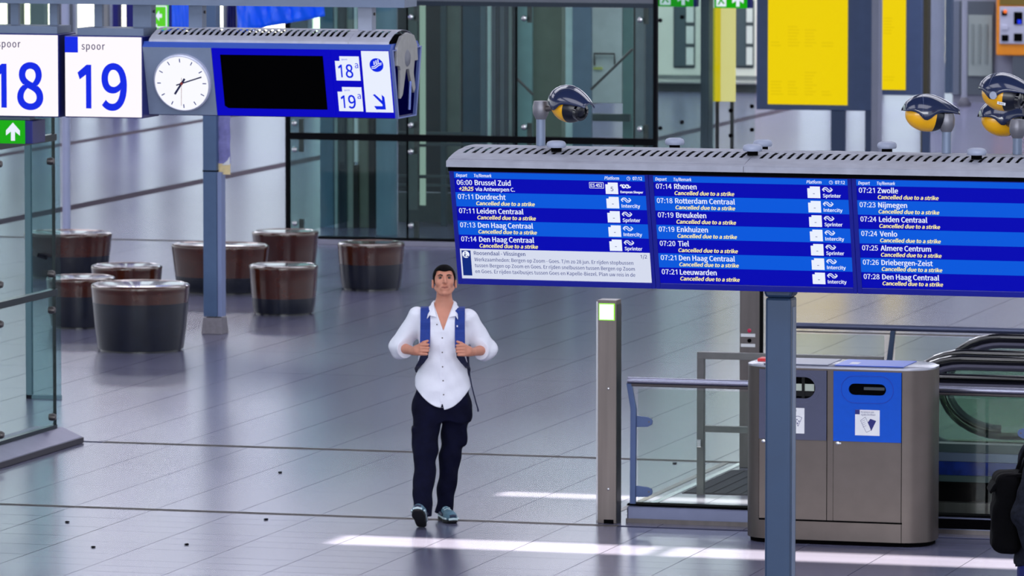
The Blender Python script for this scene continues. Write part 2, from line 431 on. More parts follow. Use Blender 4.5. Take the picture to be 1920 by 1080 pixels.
def logo_ns(mb, x, z, s, y):                              # two interlocked arrows
    P = lambda a, b: (x + a * s, z + b * s)
    wd = s * .085
    stroke(mb, [P(.2, -.2), P(0, .0), P(.2, .2), P(.44, .2), P(.68, -.06), P(.96, -.06)], wd, y)
    stroke(mb, [P(.80, .2), P(1.02, 0), P(.80, -.22), P(.58, -.22), P(.34, .04), P(.06, .04)], wd, y)
def logo_es(mb, x, z, s, y):
    pts = [(x + s * t / 10, z + s * .16 * math.sin(t * 1.25)) for t in range(11)]
    stroke(mb, pts, s * .09, y); disc(mb, x + s * .33, z - s * .02, s * .2, y, 16, s * .11); disc(mb, x + s * .68, z - s * .02, s * .2, y, 16, s * .11)
ROWS = [
 [('06:00', 'Brussel Zuid', 'ES'), ('07:11', 'Dordrecht', 'Intercity'), ('07:11', 'Leiden Centraal', 'Sprinter'), ('07:13', 'Den Haag Centraal', 'Intercity'), ('07:14', 'Den Haag Centraal', 'Sprinter')],
 [('07:14', 'Rhenen', 'Sprinter'), ('07:18', 'Rotterdam Centraal', 'Intercity'), ('07:19', 'Breukelen', 'Sprinter'), ('07:19', 'Enkhuizen', 'Intercity'), ('07:20', 'Tiel', 'Sprinter'), ('07:21', 'Den Haag Centraal', 'Intercity'), ('07:21', 'Leeuwarden', 'Intercity')],
 [('07:21', 'Zwolle', ''), ('07:23', 'Nijmegen', ''), ('07:24', 'Leiden Centraal', ''), ('07:24', 'Venlo', ''), ('07:25', 'Almere Centrum', ''), ('07:26', 'Driebergen-Zeist', ''), ('07:28', 'Den Haag Centraal', '')],
 ]
for u in range(4):
    x0 = SL - OX + u * UP
    sc_ = MB(); sc_.box(-.022, UP - .024, .004, .04, -SH - .03, .036)
    # frame around a recessed display
    fr = MB()
    fr.box(-.024, 0, -.005, .03, -SH - .032, .034).box(SW, UP - .026, -.005, .03, -SH - .032, .034)
    fr.box(0, SW, -.005, .03, 0, .034)  .box(0, SW, -.005, .03, -SH - .032, -SH)
    frame = fr.build('screen_frame', M_NAVY, bd, bevel=.002, loc=(x0, yt, ZT), rot=(TILT, 0, 0))
    back = MB().box(0, SW, .002, .03, -SH, 0).build('display', E_ROWD, frame)
    if u == 3: continue
    wh, ye, li, dk = MB(), MB(), MB(), MB()
    quad(li, 0, SW, -12 * K, 0)
    for r_ in range(1, 7, 2): 
        if u == 0 and r_ > 4: break
        quad(li, 0, SW, -(12 + 28 * (r_ + 1)) * K, -(12 + 28 * r_) * K)
    li.build('row_band', E_ROWL, frame)
    text(wh, 'Depart', 4 * K, -9.2 * K, 6.0 * K, it=True, width=22 * K, bold=.02)
    text(wh, 'To/Remark', 39 * K, -9.2 * K, 6.0 * K, it=True, width=34 * K, bold=.02)
    if u < 2:
        text(wh, 'Platform', 291 * K, -9.2 * K, 6.0 * K, it=True, width=28 * K, bold=.02)
        disc(wh, 337 * K, -6.3 * K, 3.6 * K, -.004, 20, 2.9 * K); stroke(wh, [(337 * K, -3.8 * K), (337 * K, -6.3 * K), (339 * K, -6.3 * K)], .6 * K, -.004)
        text(wh, '07:12', 345 * K, -9.2 * K, 6.2 * K, width=18 * K, bold=.025)
    for r_, (t_, d_, kind) in enumerate(ROWS[u]):
        zt = -(12 + 28 * r_) * K
        text(wh, t_, 4.5 * K, zt - 13.0 * K, 9.6 * K, width=29.5 * K, bold=.012)
        text(wh, d_, 39.5 * K, zt - 13.0 * K, 9.8 * K, bold=.024, sx=.93)
        if kind == 'ES':
            text(ye, '+2h25', 8 * K, zt - 24.5 * K, 7.6 * K, it=True, bold=.03, width=28 * K)
            text(wh, 'via Antwerpen C.', 40 * K, zt - 24.5 * K, 7.4 * K, bold=.024, width=76 * K)
            bx0, bx1, bz0, bz1 = 261 * K, 288 * K, zt - 14.5 * K, zt - 3.5 * K
            stroke(wh, [(bx0, bz0), (bx1, bz0), (bx1, bz1), (bx0, bz1), (bx0, bz0)], .9 * K)
            text(wh, 'ES 452', 263.5 * K, zt - 12 * K, 6.4 * K, bold=.025, width=22 * K)
            logo_es(wh, 320 * K, zt - 9.5 * K, 20 * K, -.004)
            text(wh, 'European Sleeper', 320 * K, zt - 23 * K, 4.2 * K, bold=.05, width=43 * K)
        else:
            text(ye, 'Cancelled due to a strike', 39.5 * K, zt - 24.5 * K, 7.2 * K, it=True, bold=.03, width=113 * K)
            if kind:
                logo_ns(wh, 320 * K, zt - 8.5 * K, 18.5 * K, -.004)
                text(wh, kind, 320.5 * K, zt - 23.6 * K, 6.6 * K, bold=.028, width=(35 if kind == 'Intercity' else 33.5) * K)
        if kind:
            a, c = 291.5 * K, zt - 3 * K
            poly(wh, [(a, c - 22.5 * K), (a + 24 * K, c - 22.5 * K), (a + 24 * K, c), (a + 5 * K, c), (a + 5 * K, c - 3.6 * K), (a, c - 3.6 * K)], -.003)
            if kind == 'ES': text(dk, '5', a + 12.5 * K, c - 16.5 * K, 8.4 * K, y=-.005, bold=.012, align='c')
            else: quad(dk, a + 10.5 * K, a + 14.0 * K, c - 14.2 * K, c - 13.2 * K, -.005)
    if u == 0:
        pp = MB(); quad(pp, 0, SW, -SH + .0005, -152 * K, -.0025); pp.build('notice_band', E_PAPER, frame)
        quad(dk, 3 * K, 20.5 * K, -205 * K, -155 * K, -.0032)
        disc(wh, 11 * K, -163 * K, 7 * K, -.004, 24)
        P = lambda a, b: (11 * K + a * K, -163 * K + b * K)
        disc(dk, P(-1.2, 3.8)[0], P(0, 3.8)[1], 1.2 * K, -.005, 12)
        stroke(dk, [P(-4, -4.6), P(-2, -1), P(-2, 1.6), P(1, -.6)], 1.4 * K, -.005); stroke(dk, [P(-2, -1), P(.4, -4.6)], 1.4 * K, -.005)
        poly(dk, [P(1.6, -4.8), P(6, -4.8), P(3.8, -1.6)], -.005)
        zb = -152 * K
        text(dk, 'Roosendaal - Vlissingen', 27 * K, zb - 11.5 * K, 7.3 * K, bold=.012, width=100 * K)
        text(dk, '1/2', 350 * K, zb - 11 * K, 6.8 * K, bold=.01, width=12 * K)
        for q, (s_, w_) in enumerate((('Werkzaamheden: Bergen op Zoom - Goes. T/m zo 28 jun. Er rijden stopbussen', 308), ('tussen Bergen op Zoom en Goes. Er rijden snelbussen tussen Bergen op Zoom', 310), ('en Goes. Er rijden taxibusjes tussen Goes en Kapelle-Biezel. Plan uw reis in de', 310))):
            text(dk, s_, 27 * K, zb - (24 + 11.8 * q) * K, 7.0 * K, bold=.004, width=w_ * K)
    wh.build('white_lettering', E_WHITE, frame); ye.build('yellow_lettering', E_YEL, frame)
    if len(dk.v): dk.build('dark_lettering', E_INK, frame)
zz = vent_cap(bd, BL - .02, BR, .435, topz + .022, .055, -.29, -.11, joints=(SL - OX + 1.55, SL - OX + 3.1), mcap=mat('mid_grey_sheet_metal', (148, 151, 166), .55, .1, .1, 12))
for s_ in (-1, 1):
    MB().box(BL - .012, BR, s_ * .405, s_ * .425, topz - .03, topz + .02).build('shadow_gap_trim', M_DARK, bd)
for s_, xx in ((-1, BL - .004), (1, BR)):
    MB().prism([(fy(topz) + .012, topz), (-fy(topz) - .012, topz), (-fy(botz) - .012, botz), (fy(botz) + .012, botz)], xx - .012, xx + .004, 'x').build('end_plate', M_CAP, bd)
pm = MB(); pm.box(-.068, .068, -.07, .07, .02, botz - .05)
pm.prism([(-.068, botz - .05), (.068, botz - .05), (.09, botz + .02), (-.09, botz + .02)], -.07, .07, 'y')
post = pm.build('post', M_POLEBLUE, bd, bevel=.014)
MB().box(-.16, .16, -.16, .16, 0, .02).build('base_plate', M_STEELD, bd, bevel=.004)
MB().box(.066, .072, -.03, .03, .1, botz - .1).build('post_channel', M_POLEGREY, bd)
MB().box(-.1, .1, .0, .05, botz - .005, botz + .05).build('post_head', M_POLEBLUE, bd)

# domed discs on the cap
def dome_disc(px, py, front, lab):
    yy = -.22 if front else .26
    p = aty(px, py, BY + yy); zb = zz(yy)
    t = thing('dome_antenna', lab, 'antenna', (p.x, BY + yy, zb), 0, 'grey domes on the departure board')
    MB().lathe([(.028, .002), (.028, .022), (.02, .026)], 16).build('foot', M_DARK, t)
    MB().lathe([(.02, .022), (.046, .023), (.0505, .03), (.0505, .043), (.044, .053), (.03, .058), (.001, .060)], 28).build('dome', mat('dome_grey', (150, 158, 182), .45), t, smooth=True)
    return t
zz0 = zz
for px, py, fr_, lab in ((1043, 297, 1, 'grey dome on the board cap, right beside the leftmost camera post'), (1265, 283, 0, 'grey dome on the back of the cap above the seam of the first two screens'),
                         (1411, 305, 1, 'grey dome on the front of the cap, in front of another dome'), (1430, 290, 0, 'grey dome on the back of the cap, half behind another dome'),
                         (1663, 296, 0, 'grey dome on the back of the cap, left of the second camera post'), (1831, 316, 1, 'grey dome on the front of the cap between the two right camera posts')):
    dome_disc(px, py, fr_, lab)

# cameras on posts
M_HOOD = mat('navy_gloss_plastic', (30, 40, 72), .16, 0, .05, 5, coat=.6)
M_YELL = mat('yellow_plastic', (232, 168, 6), .3, 0, .06, 14, coat=.3)
M_LENS = mat('black_glass', (4, 6, 14), .08, 0, coat=1)
def cctv(name, lab, base_px, by, joint_z, head, yaw, roll=0, pitch=-.1, side=-1, sticker=False, post=True, base_z=None, group='cameras on the departure board'):
    """head = world x, z of the shell's centre; the shell looks along local +x turned by yaw"""
    X = base_px
    bz = base_z if base_z is not None else zz(by - BY) + .001
    t = thing(name, lab, 'camera', (X, by, bz), 0, group)
    jz = joint_z - bz
    if post: MB().tube([(0, 0, 0), (0, 0, jz)], .0245, 16).build('post', M_POLEGREY, t, smooth=True)
    MB().lathe([(.026, -.052), (.03, -.045), (.042, -.02), (.043, .015), (.036, .043), (.001, .046)], 20, (0, 0, jz)).build('joint', mat('cast_grey_joint', (120, 120, 130), .4, .5, .08, 20), t, smooth=True)
    hx, hy, hz = head[0] - X, head[1] - by, head[2] - bz
    d = Vector((hx, hy, hz - jz)); 
    MB().tube([(0, 0, jz), tuple(Vector((0, 0, jz)) + d * .75)], .016, 12).build('arm', M_STEELD, t, smooth=True)
    h = sub('head', t, (hx, hy, hz), (roll, -pitch, yaw))
    # body: lower shell
    n, m = 28, 20; rings = []
    for i in range(m + 1):
        a = PI * i / m; x = -.112 * math.cos(a); r_ = max(.0008, math.sin(a))
        rings.append([(x, .078 * r_ * math.cos(2 * PI * k / n), .082 * r_ * math.sin(2 * PI * k / n)) for k in range(n)])
    bb = MB(); bb.loft(rings[:13]); bb.build('lower_shell', M_YELL, h, smooth=True)
    fb_ = MB(); fb_.loft([[(x, y * 1.003, z * 1.003) for x, y, z in r_] for r_ in rings[12:]]); fb_.build('lens_face', mat('matte_navy_face', (10, 14, 30), .3), h, smooth=True)
    MB().lathe([(.048, .080), (.046, .108), (.032, .112), (.028, .098), (.001, .096)], 24, (0, 0, -.004), axis='x').build('lens_ring', M_LENS, h, smooth=True)
    # hood
    hv = []; A = 16; L = 18
    for i in range(L + 1):
        u_ = i / L; x = -.128 + .292 * u_
        rad = .101 * math.sqrt(max(0, 1 - ((x + .006) / .124) ** 2)) if x < -.006 else .101 - .062 * ((x + .006) / .17) ** 1.7
        rad = max(rad, .002)
        lo = math.radians(-24 * math.exp(-((u_ - .36) / .13) ** 2) + 6 + 30 * max(0, u_ - .45)); zc = .004 + .012 * u_
        hv.append([(x, rad * .86 * math.cos(lo + (PI - 2 * lo) * k / A), zc + rad * .98 * math.sin(lo + (PI - 2 * lo) * k / A)) for k in range(A + 1)])
    mb = MB()
    vs = [p for r_ in hv for p in r_]
    mb.add(vs, [(i * (A + 1) + k, i * (A + 1) + k + 1, (i + 1) * (A + 1) + k + 1, (i + 1) * (A + 1) + k) for i in range(L) for k in range(A)])
    ho = mb.build('hood', M_HOOD, h, smooth=True); sdm = ho.modifiers.new('t', 'SOLIDIFY'); sdm.thickness = .005; sdm.offset = 1
    rb = MB()
    for i0 in (5,):
        pts = [Vector(p) * 1.0 for p in hv[i0]]; pts = [(p.x, p.y * 1.045, (p.z - .006) * 1.045 + .006) for p in pts]
        rb.tube(pts, .0014, 6)
    rb.build('hood_ridge', mat('hood_edge', (120, 130, 160), .3), h)
    if sticker: MB().lathe([(.02, -.004), (.02, .004), (.001, .005)], 18, (-.01, -.088, .0), axis='y').build('pivot_cap', M_GREYP, h)
    if sticker:
        st = MB(); st.box(.012, .058, -.0795, -.0775, -.036, -.022); so = st.build('serial_sticker', M_WHITEP, h, rot=(.06, 0, 0))
        tx = MB(); text(tx, '097023', .035, -.0325, .007, y=-.0802, bold=.02, align='c', width=.03); tx.build('serial_number', M_DARK, so)
    return t
def bpt(px, py, Y): p = aty(px, py, Y); return (p.x, Y, p.z)
P1 = bpt(1014, 205, BY + .05); h1 = bpt(1066, 200, BY - .02)
cctv('security_camera', 'leftmost camera, navy hood over yellow shell, its dark lens facing right', P1[0], BY + .05, P1[2], h1, math.radians(-34), pitch=-.2)
P2 = bpt(1775, 228, BY + .05); h2 = bpt(1737, 217, BY + .02)
cctv('security_camera', 'camera seen from behind on the second post, navy hood beak pointing right', P2[0], BY + .05, P2[2], h2, math.radians(28), pitch=-.16)
P3 = bpt(1908, 240, BY + .05); h3 = bpt(1880, 226, BY + .22)
cctv('security_camera', 'yellow camera shell low behind another camera at the right edge', P3[0], BY + .05, P3[2], h3, math.radians(28), pitch=-.1)
P4 = bpt(1925, 205, BY - .22); h4 = bpt(1880, 178, BY - .30)
cctv('security_camera', 'topmost camera at the right edge with a numbered sticker on its yellow shell', P4[0], BY - .12, P4[2], (h4[0], BY - .30, h4[2]), math.radians(-14), pitch=-.16, sticker=True)

# ---------------------------------------------------------------- platform sign row
HY = 41.4; SK = HY / 46.9
pg = lambda x, y, Y=HY: aty(x, y, Y)
GX = pg(500, 100).x; GZ = aty(500, 219, HY + .14).z
zc0 = pg(265, 88).z
gs = thing('overhead_sign', 'blue overhead sign with a clock, a black screen and platform boards 18a and 19a', 'sign', (GX, HY + .4 * SK, GZ)); gs.scale = (SK, SK, SK)
gx = lambda x, y=88: (pg(x, y).x - GX) / SK
gl, gr_ = gx(265), gx(731, 98)
E_BLUE = emis('lit_blue_panel', (6, 4, 196), .9); E_SIGN = emis('lit_white_panel', (250, 243, 246), 1.0); E_DIGIT = emis('lit_blue_digit', (8, 40, 232), .9)
E_SPOOR = emis('sign_grey_lettering', (70, 62, 110), .8)
STILT = math.atan2(.155, .56); fz = (pg(265, 88).z - GZ) / SK; fb0 = .0
sfy = lambda z: -.4 + (fz - z) * math.tan(STILT)
hb = MB(); hb.prism([(sfy(fz) + .02, fz), (.42, fz), (.42 - .16, fb0), (sfy(fb0) + .02, fb0)], gl + .01, gr_ - .004, 'x'); hb.build('housing', mat('navy_housing', (10, 10, 90), .4), gs)
hb = MB(); hb.prism([(-.40, fz), (-.36, fz + .045), (.36, fz + .045), (.42, fz)], gl, gr_, 'x'); hb.build('upper_rail', mat('blue_rail', (58, 92, 190), .4, .2), gs)
vent_cap(gs, gx(276, 80), gx(727, 82), .36, fz + .06, .085, -.28, -.10, joints=(gx(650, 80),), pitch=.054, sw=.026)
FH = .575
def face(name, a, b, m, dep=.018):
    return MB().box(0, (b - a), -.0, dep, -FH, 0).build(name, m, gs, bevel=.003, loc=(a, sfy(fz), fz), rot=(STILT, 0, 0))
xa, xb, xc, xd = gx(267), gx(396, 90), gx(619, 92), gx(730, 98)
cp = face('clock_panel', xa, xb - .003, mat('grey_blue_panel', (128, 142, 168), .5, .1, .04, 9), .02)
ccx, ccz, cr = (xb - xa) * .545, -FH * .51, .228
cm = MB(); cm.lathe([(cr + .014, .0), (cr + .014, .032), (cr + .004, .042), (cr, .042), (cr, .0)], 48, (ccx, 0, ccz), axis='y')
cm.build('clock_rim', mat('pale_rim', (200, 204, 226), .3, .2), cp, smooth=True)
cf = MB(); disc(cf, ccx, ccz, cr, -.036, 48); cf.build('clock_face', emis('clock_white', (250, 250, 255), .95), cp)
ck = MB()
for k in range(12):
    a = PI / 6 * k; s_, c_ = math.sin(a), math.cos(a)
    stroke(ck, [(ccx + s_ * cr * .78, ccz + c_ * cr * .78), (ccx + s_ * cr * .92, ccz + c_ * cr * .92)], .008, -.038)
ck.build('hour_marks', E_INK, cp)
def hand(nm, ang, l0, l1, wd, m, y):
    h = MB(); a = math.radians(ang); s_, c_ = math.sin(a), math.cos(a)
    stroke(h, [(ccx + s_ * l0, ccz + c_ * l0), (ccx + s_ * l1, ccz + c_ * l1)], wd, y); h.build(nm, m, cp)
M_HAND = mat('dark_clock_hand', (30, 34, 80), .4)
hand('hour_hand', 216, -.05, .115, .017, M_HAND, -.040); hand('minute_hand', 72, -.05, .185, .011, M_HAND, -.042)
hand('second_hand', 186, -.05, .19, .003, mat('clock_red', (150, 60, 60), .4), -.044)
mb_ = MB(); disc(mb_, ccx, ccz, .013, -.045, 16); mb_.build('hub', MATS['clock_red'], cp)
sp = face('screen_panel', xb, xc - .003, E_BLUE, .02)
q = xc - xb
sd_ = MB(); poly(sd_, [(q * .07, -.055), (q * .935, -.055), (q * .935, -.51), (q * .10, -.51), (q * .07, -.49)], -.003); sd_.build('black_screen', mat('switched_off_screen', (0, 0, 1), .5, spec=.03), sp)
tp = face('platform_panel', xc, xd, E_BLUE, .02)
q = xd - xc; wh, dk = MB(), MB()
for k, (num, zt) in enumerate((('18', -.055), ('19', -.315))):
    a0, a1 = q * .065 , q * .475
    poly(wh, [(a0, zt - .205), (a1, zt - .205), (a1, zt), (a0 + .04, zt), (a0 + .04, zt - .04), (a0, zt - .04)], -.003)
    text(dk, 'sporen', a0 + .055, zt - .032, .013, y=-.005, bold=.01)
    text(dk, num, a0 + .022, zt - .178, .108, y=-.005, bold=0, off=.006, width=.125)
    text(dk, 'a', a0 + .165, zt - .098, .054, y=-.005, bold=.006)
quad(wh, q * .52, q * .985, -.525, -.008, -.003); wh.build('white_panel', E_WHITE, tp)
ex, ez = q * .765, -.125; disc(dk, ex, ez, .058, -.005, 30)
def ARR(p): return (q * .765 + p[0] * .001, -.44 + p[1] * .001)
poly(dk, [ARR((-52, 62)), ARR((-36, 70)), ARR((46, -8)), ARR((46, -42)), ARR((30, -26))], -.005)
poly(dk, [ARR((-40, -34)), ARR((24, -34)), ARR((24, 50)), ARR((48, 34)), ARR((48, -60)), ARR((-28, -60))], -.0052) if False else None
poly(dk, [ARR((-50, -32)), ARR((30, -32)), ARR((48, -60)), ARR((-32, -60))], -.005)
poly(dk, [ARR((22, 66)), ARR((44, 44)), ARR((48, -60)), ARR((22, -36))], -.0051)
dk.build('platform_lettering', E_DIGIT, tp)
es = MB(); stroke(es, [(ex - .042, ez - .028), (ex - .012, ez - .026), (ex + .02, ez + .0), (ex + .043, ez + .006)], .007, -.0065)
stroke(es, [(ex - .042, ez - .015), (ex - .018, ez - .012), (ex + .012, ez + .012), (ex + .045, ez + .018)], .007, -.0065)
for k in range(3):
    hx_, hz_ = ex - .018 + k * .017, ez + .016 + k * .009; disc(es, hx_, hz_ + .011, .0055, -.0065, 10); quad(es, hx_ - .005, hx_ + .005, hz_ - .014, hz_ + .005, -.0065)
es.build('escalator_symbol', E_WHITE, tp)
# open end with its bracket
M_EDGE = mat('blue_grey_edge', (104, 122, 188), .4, .3)
ef = MB()
A_, B_, C_, D_ = (-.40, fz), (.42, fz), (.27, 0), (-.235, 0)
def edge(p, q_, t=.03): ef.prism([p, q_, (q_[0] * .9, q_[1] * .96 + .012), (p[0] * .9, p[1] * .96 + .012)], gr_ - .01, gr_ + .02, 'x')
for a, b in ((A_, B_), (B_, C_), (C_, D_), (D_, A_)): edge(a, b)
ef.build('end_frame', M_EDGE, gs)
MB().prism([(-.37, fz - .01), (.39, fz - .01), (.25, .02), (-.22, .02)], gr_ - .012, gr_ - .004, 'x').build('end_panel', mat('end_navy', (8, 6, 128), .5, emit=.15), gs)
ebz = fz - .27
eb = MB(); eb.prism([(-.30, fz - .13), (-.28, fz + .02), (-.17, fz + .10), (0, fz + .125), (.17, fz + .10), (.26, fz + .02), (.28, fz - .11), (.19, fz - .11), (.16, fz - .2), (.21, ebz - .06), (.17, ebz - .10), (.11, ebz - .04), (.03, ebz + .10), (-.05, ebz + .10), (-.14, ebz - .10), (-.2, ebz - .13), (-.2, ebz + .1), (-.22, fz - .14)], gr_ + .004, gr_ + .03, 'x')
eb.build('end_bracket', mat('cast_aluminium', (160, 160, 162), .5, .3, .08, 15), gs, bevel=.004)
MB().lathe([(.07, 0), (.055, .012), (.001, .014)], 20, (gr_ + .03, -.02, fz - .08), axis='x').build('end_boss', mat('dull_grey', (120, 122, 134), .5), gs, smooth=True)
MB().tube([(gr_ + .03, .06, ebz + .0), (gr_ + .03, .03, .06)], .012, 8).build('end_rod', M_EDGE, gs)
# hangers and beam
HBM = HY + .4 * SK; zb_ = aty(400, 9, HBM).z
beam = MB().box(-16.38, pg(770, 11, HBM).x, HBM - .15, HBM + .15, zb_, zb_ + .25).build('hanging_beam', M_POLEGREY); 
tag(beam, 'long grey steel beam carrying the platform signs along the top edge', 'beam')
for x in (-16.3, -14.6, -13.3): MB().box(x, x + .08, HBM - .04, HBM + .04, zb_ + .25, CZ).build('hanger_rod', M_POLEGREY, beam)
for a, b in ((262, 288), (358, 383), (675, 701)):
    x0, x1 = (aty(a, 30, HBM).x - GX) / SK, (aty(b, 30, HBM).x - GX) / SK
    hg = MB().box(x0, x1, -.06, .06, fz + .1, (zb_ - GZ) / SK - .001).build('hanger', M_GREYP if a > 600 else M_POLEGREY, gs, bevel=.004)
    for zq in (.06, .22):
        MB().lathe([(.012, 0), (.012, .012)], 8, (x1 + .001, 0, (zb_ - GZ) / SK - zq), axis='x').build('bolt', M_STEELD, hg)

def number_sign(px0, px1, py0, py1, num, lab, blue_corner, tx):
    a, b = pg(px0, py1), pg(px1, py0); W, Hh = b.x - a.x, b.z - a.z
    t = thing('platform_number_sign', lab, 'sign', (a.x, HY, a.z), 0, 'platform number boxes')
    MB().box(0, W, .0, .36, 0, Hh).build('box', mat('box_navy', (10, 22, 110), .4), t, bevel=.006)
    f = MB().box(.006, W - .006, -.012, .0, .008, Hh - .008).build('lit_face', E_SIGN, t, bevel=.004)
    kx = W / (px1 - px0)
    dg = MB(); text(dg, num, (tx[0] - px0) * kx, (py1 - 203.5 - (3 if num == '18' else 1) * 0) * kx - (0 if num == '19' else -.006), 77 * kx, y=-.014, bold=0, off=.0075, width=(tx[1] - tx[0] - 2) * kx)
    if blue_corner: quad(dg, .006, 26 * kx, Hh - 30 * kx, Hh - .008, -.0135)
    dg.build('number', E_DIGIT, f)
    sm = MB(); text(sm, 'spoor', (tx[2] - px0) * kx, Hh - (24.5 if num == '19' else 24) * kx, 12.4 * kx, y=-.014, bold=.012, width=43 * kx, sp=1.15); sm.build('word', E_SPOOR, f)
    cpz = MB().box(.08 if num == '19' else .0, W - .03 if num == '18' else W - .01, .05, .34, Hh, Hh + .052).build('top_rail', M_POLEGREY, t)
    for q_ in (.25, .75): MB().box(W * q_ - .03, W * q_ + .03, .30, .34, Hh + .05, zb_ - a.z - .001).build('hanger', M_POLEGREY, t)
    return t
number_sign(122, 267, 68, 220, '19', 'white lit box with a blue 19, left of the clock', True, (147, 241, 155))
number_sign(-36, 110, 64, 218, '18', 'white lit box with a blue 18, cut by the left edge', True, (-12, 84, -3))
# green arrow sign under 18
a, b = pg(-30, 268), pg(47, 226)
t = thing('exit_sign', 'green sign with a white up arrow hanging under the 18 box', 'sign', (a.x, HY, a.z), 0, 'green escape signs')
E_GREEN = emis('lit_green', (22, 176, 6), .85)
W, Hh = b.x - a.x, b.z - a.z; kx = W / 77
MB().box(0, W + 14 * kx, .0, .26, 0, Hh - .002).build('box', MATS['box_navy'], t, bevel=.004)
f = MB().box(0, W, -.012, 0, 0, Hh).build('lit_face', E_GREEN, t)
ar = MB(); cxx = 55.5 * kx; s_ = kx
poly(ar, [(cxx - 3.8 * s_, 5 * s_), (cxx + 3.8 * s_, 5 * s_), (cxx + 3.8 * s_, 21 * s_), (cxx + 13 * s_, 14 * s_), (cxx + 13 * s_, 23 * s_), (cxx, 37 * s_), (cxx - 13 * s_, 23 * s_), (cxx - 13 * s_, 14 * s_), (cxx - 3.8 * s_, 21 * s_)], -.014)
ar.build('arrow', E_WHITE, f)
MB().box(.05, W, .1, .2, Hh - .002, pg(0, 219).z - a.z).build('hanger', M_POLEGREY, t)

# slim post behind the sign row
p = atz(403, 625); YP = p.y
pt = thing('signpost', 'slim blue grey post on a tapered foot among the round seats', 'post', (p.x, YP, 0))
pw = .088
MB().box(-pw, pw * .5, -.07, .07, .16, 3.5).build('shaft', M_SPOST, pt, bevel=.006)
MB().box(pw * .5 + .002, pw, -.06, .06, .16, aty(403, 322, YP).z).build('cable_cover', mat('pale_blue_cover', (128, 142, 182), .45, .1), pt, bevel=.004)
MB().loft([[(-.1, -.1, 0), (.1, -.1, 0), (.1, .1, 0), (-.1, .1, 0)], [(-.09, -.08, .15), (.09, -.08, .15), (.09, .08, .15), (-.09, .08, .15)]]).build('foot', mat('zinc_foot', (132, 128, 136), .5, .4, .1), pt, bevel=.004)
z_ = aty(403, 320, YP).z; MB().box(-pw - .002, pw * .5 + .002, -.074, .074, z_ - .006, z_ + .006).build('collar', M_DARK, pt)
pb = pt
po = thing('hanging_leaflet', 'narrow lilac and cream leaflet hanging beside the slim post', 'leaflet', (aty(420, 325, YP).x, YP, aty(419, 327, YP).z))
lw = .061; lm = MB()
vs = []
for i in range(9):
    z = .5 * i / 8 + .1; vs.append((z, .01 * math.sin(i * 1.9)))
lm.loft([[(-lw, y_ - .004, z), (lw, y_ - .004, z), (lw, y_ + .004, z), (-lw, y_ + .004, z)] for z, y_ in vs]); lm.build('upper_sheet', mat('lilac_paper', (128, 128, 188), .6, 0, .15, 20), po, smooth=True)
MB().box(-lw, lw, -.006, .004, 0, .1).build('lower_sheet', mat('cream_paper', (236, 214, 160), .6, 0, .08), po)
wb = MB(); poly(wb, [(-lw * .3, .085), (lw, .09), (lw, .17), (lw * .6, .13)], -.012); wb.build('white_figure', M_WHITEP, po)
MB().box(-lw - .001, lw, .004, .014, .58, .60).build('clip', M_STEELD, po)

# ---------------------------------------------------------------- round lacquered seats
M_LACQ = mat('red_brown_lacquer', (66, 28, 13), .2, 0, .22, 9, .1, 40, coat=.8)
M_REFL = mat('painted_dark_reflection', (14, 19, 34), .3, 0, .25, 9, .1, 40, coat=.35)  # dark floor reflection put into the colour of each seat's lower part
M_RIM = mat('polished_rim', (150, 120, 112), .2, .3, .1, coat=.8)
def seat(px, py, wpx, h, band, lab, sy=1.0, taper=.865):
    p = atz(px, py); s = FPX / math.hypot(p.x, p.y) 
    R = wpx / s / 2
    t = thing('round_seat', lab, 'seat', (p.x, p.y, 0), 0, 'round lacquered seats')
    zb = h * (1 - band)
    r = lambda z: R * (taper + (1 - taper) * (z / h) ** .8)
    MB().lathe([(r(0) - .02, 0), (r(0) - .02, .015), (r(0), .02), (r(0) + .004, .05), (r(zb / 2), zb / 2), (r(zb) - .001, zb)], 56, sx=1, sy=sy).build('lower_reflection_band', M_REFL, t, smooth=True)
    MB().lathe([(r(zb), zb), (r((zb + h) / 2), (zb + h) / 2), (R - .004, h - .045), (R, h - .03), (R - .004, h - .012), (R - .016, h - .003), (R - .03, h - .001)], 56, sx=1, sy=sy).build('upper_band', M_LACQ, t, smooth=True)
    MB().lathe([(R - .03, h - .006), (R - .032, h + .001), (R - .05, h + .001), (R - .062, h - .008), (R - .08, h - .012)], 56, sx=1, sy=sy).build('rim', M_RIM, t, smooth=True)
    MB().lathe([(R - .078, h - .03), (R - .079, h - .014), (R - .12, h - .008), (R * .5, h - .006), (.001, h - .006)], 56, sx=1, sy=sy).build('top', M_LACQ, t, smooth=True)
    return t
seat(264, 656, 186, .60, .27, 'large round seat with a thin brown band above a painted dark reflection, nearest the camera')
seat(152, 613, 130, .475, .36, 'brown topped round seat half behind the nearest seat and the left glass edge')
seat(532, 588, 131, .475, .66, 'round brown seat with a dark reflection painted round its foot, right of the slim post')
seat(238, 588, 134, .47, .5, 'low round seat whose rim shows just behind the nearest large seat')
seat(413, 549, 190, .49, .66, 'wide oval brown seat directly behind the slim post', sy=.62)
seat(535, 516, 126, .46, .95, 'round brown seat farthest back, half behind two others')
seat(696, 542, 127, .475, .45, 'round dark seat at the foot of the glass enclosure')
seat(128, 520, 170, .47, .5, 'wide round seat at the back left, partly seen through glass', sy=.8)

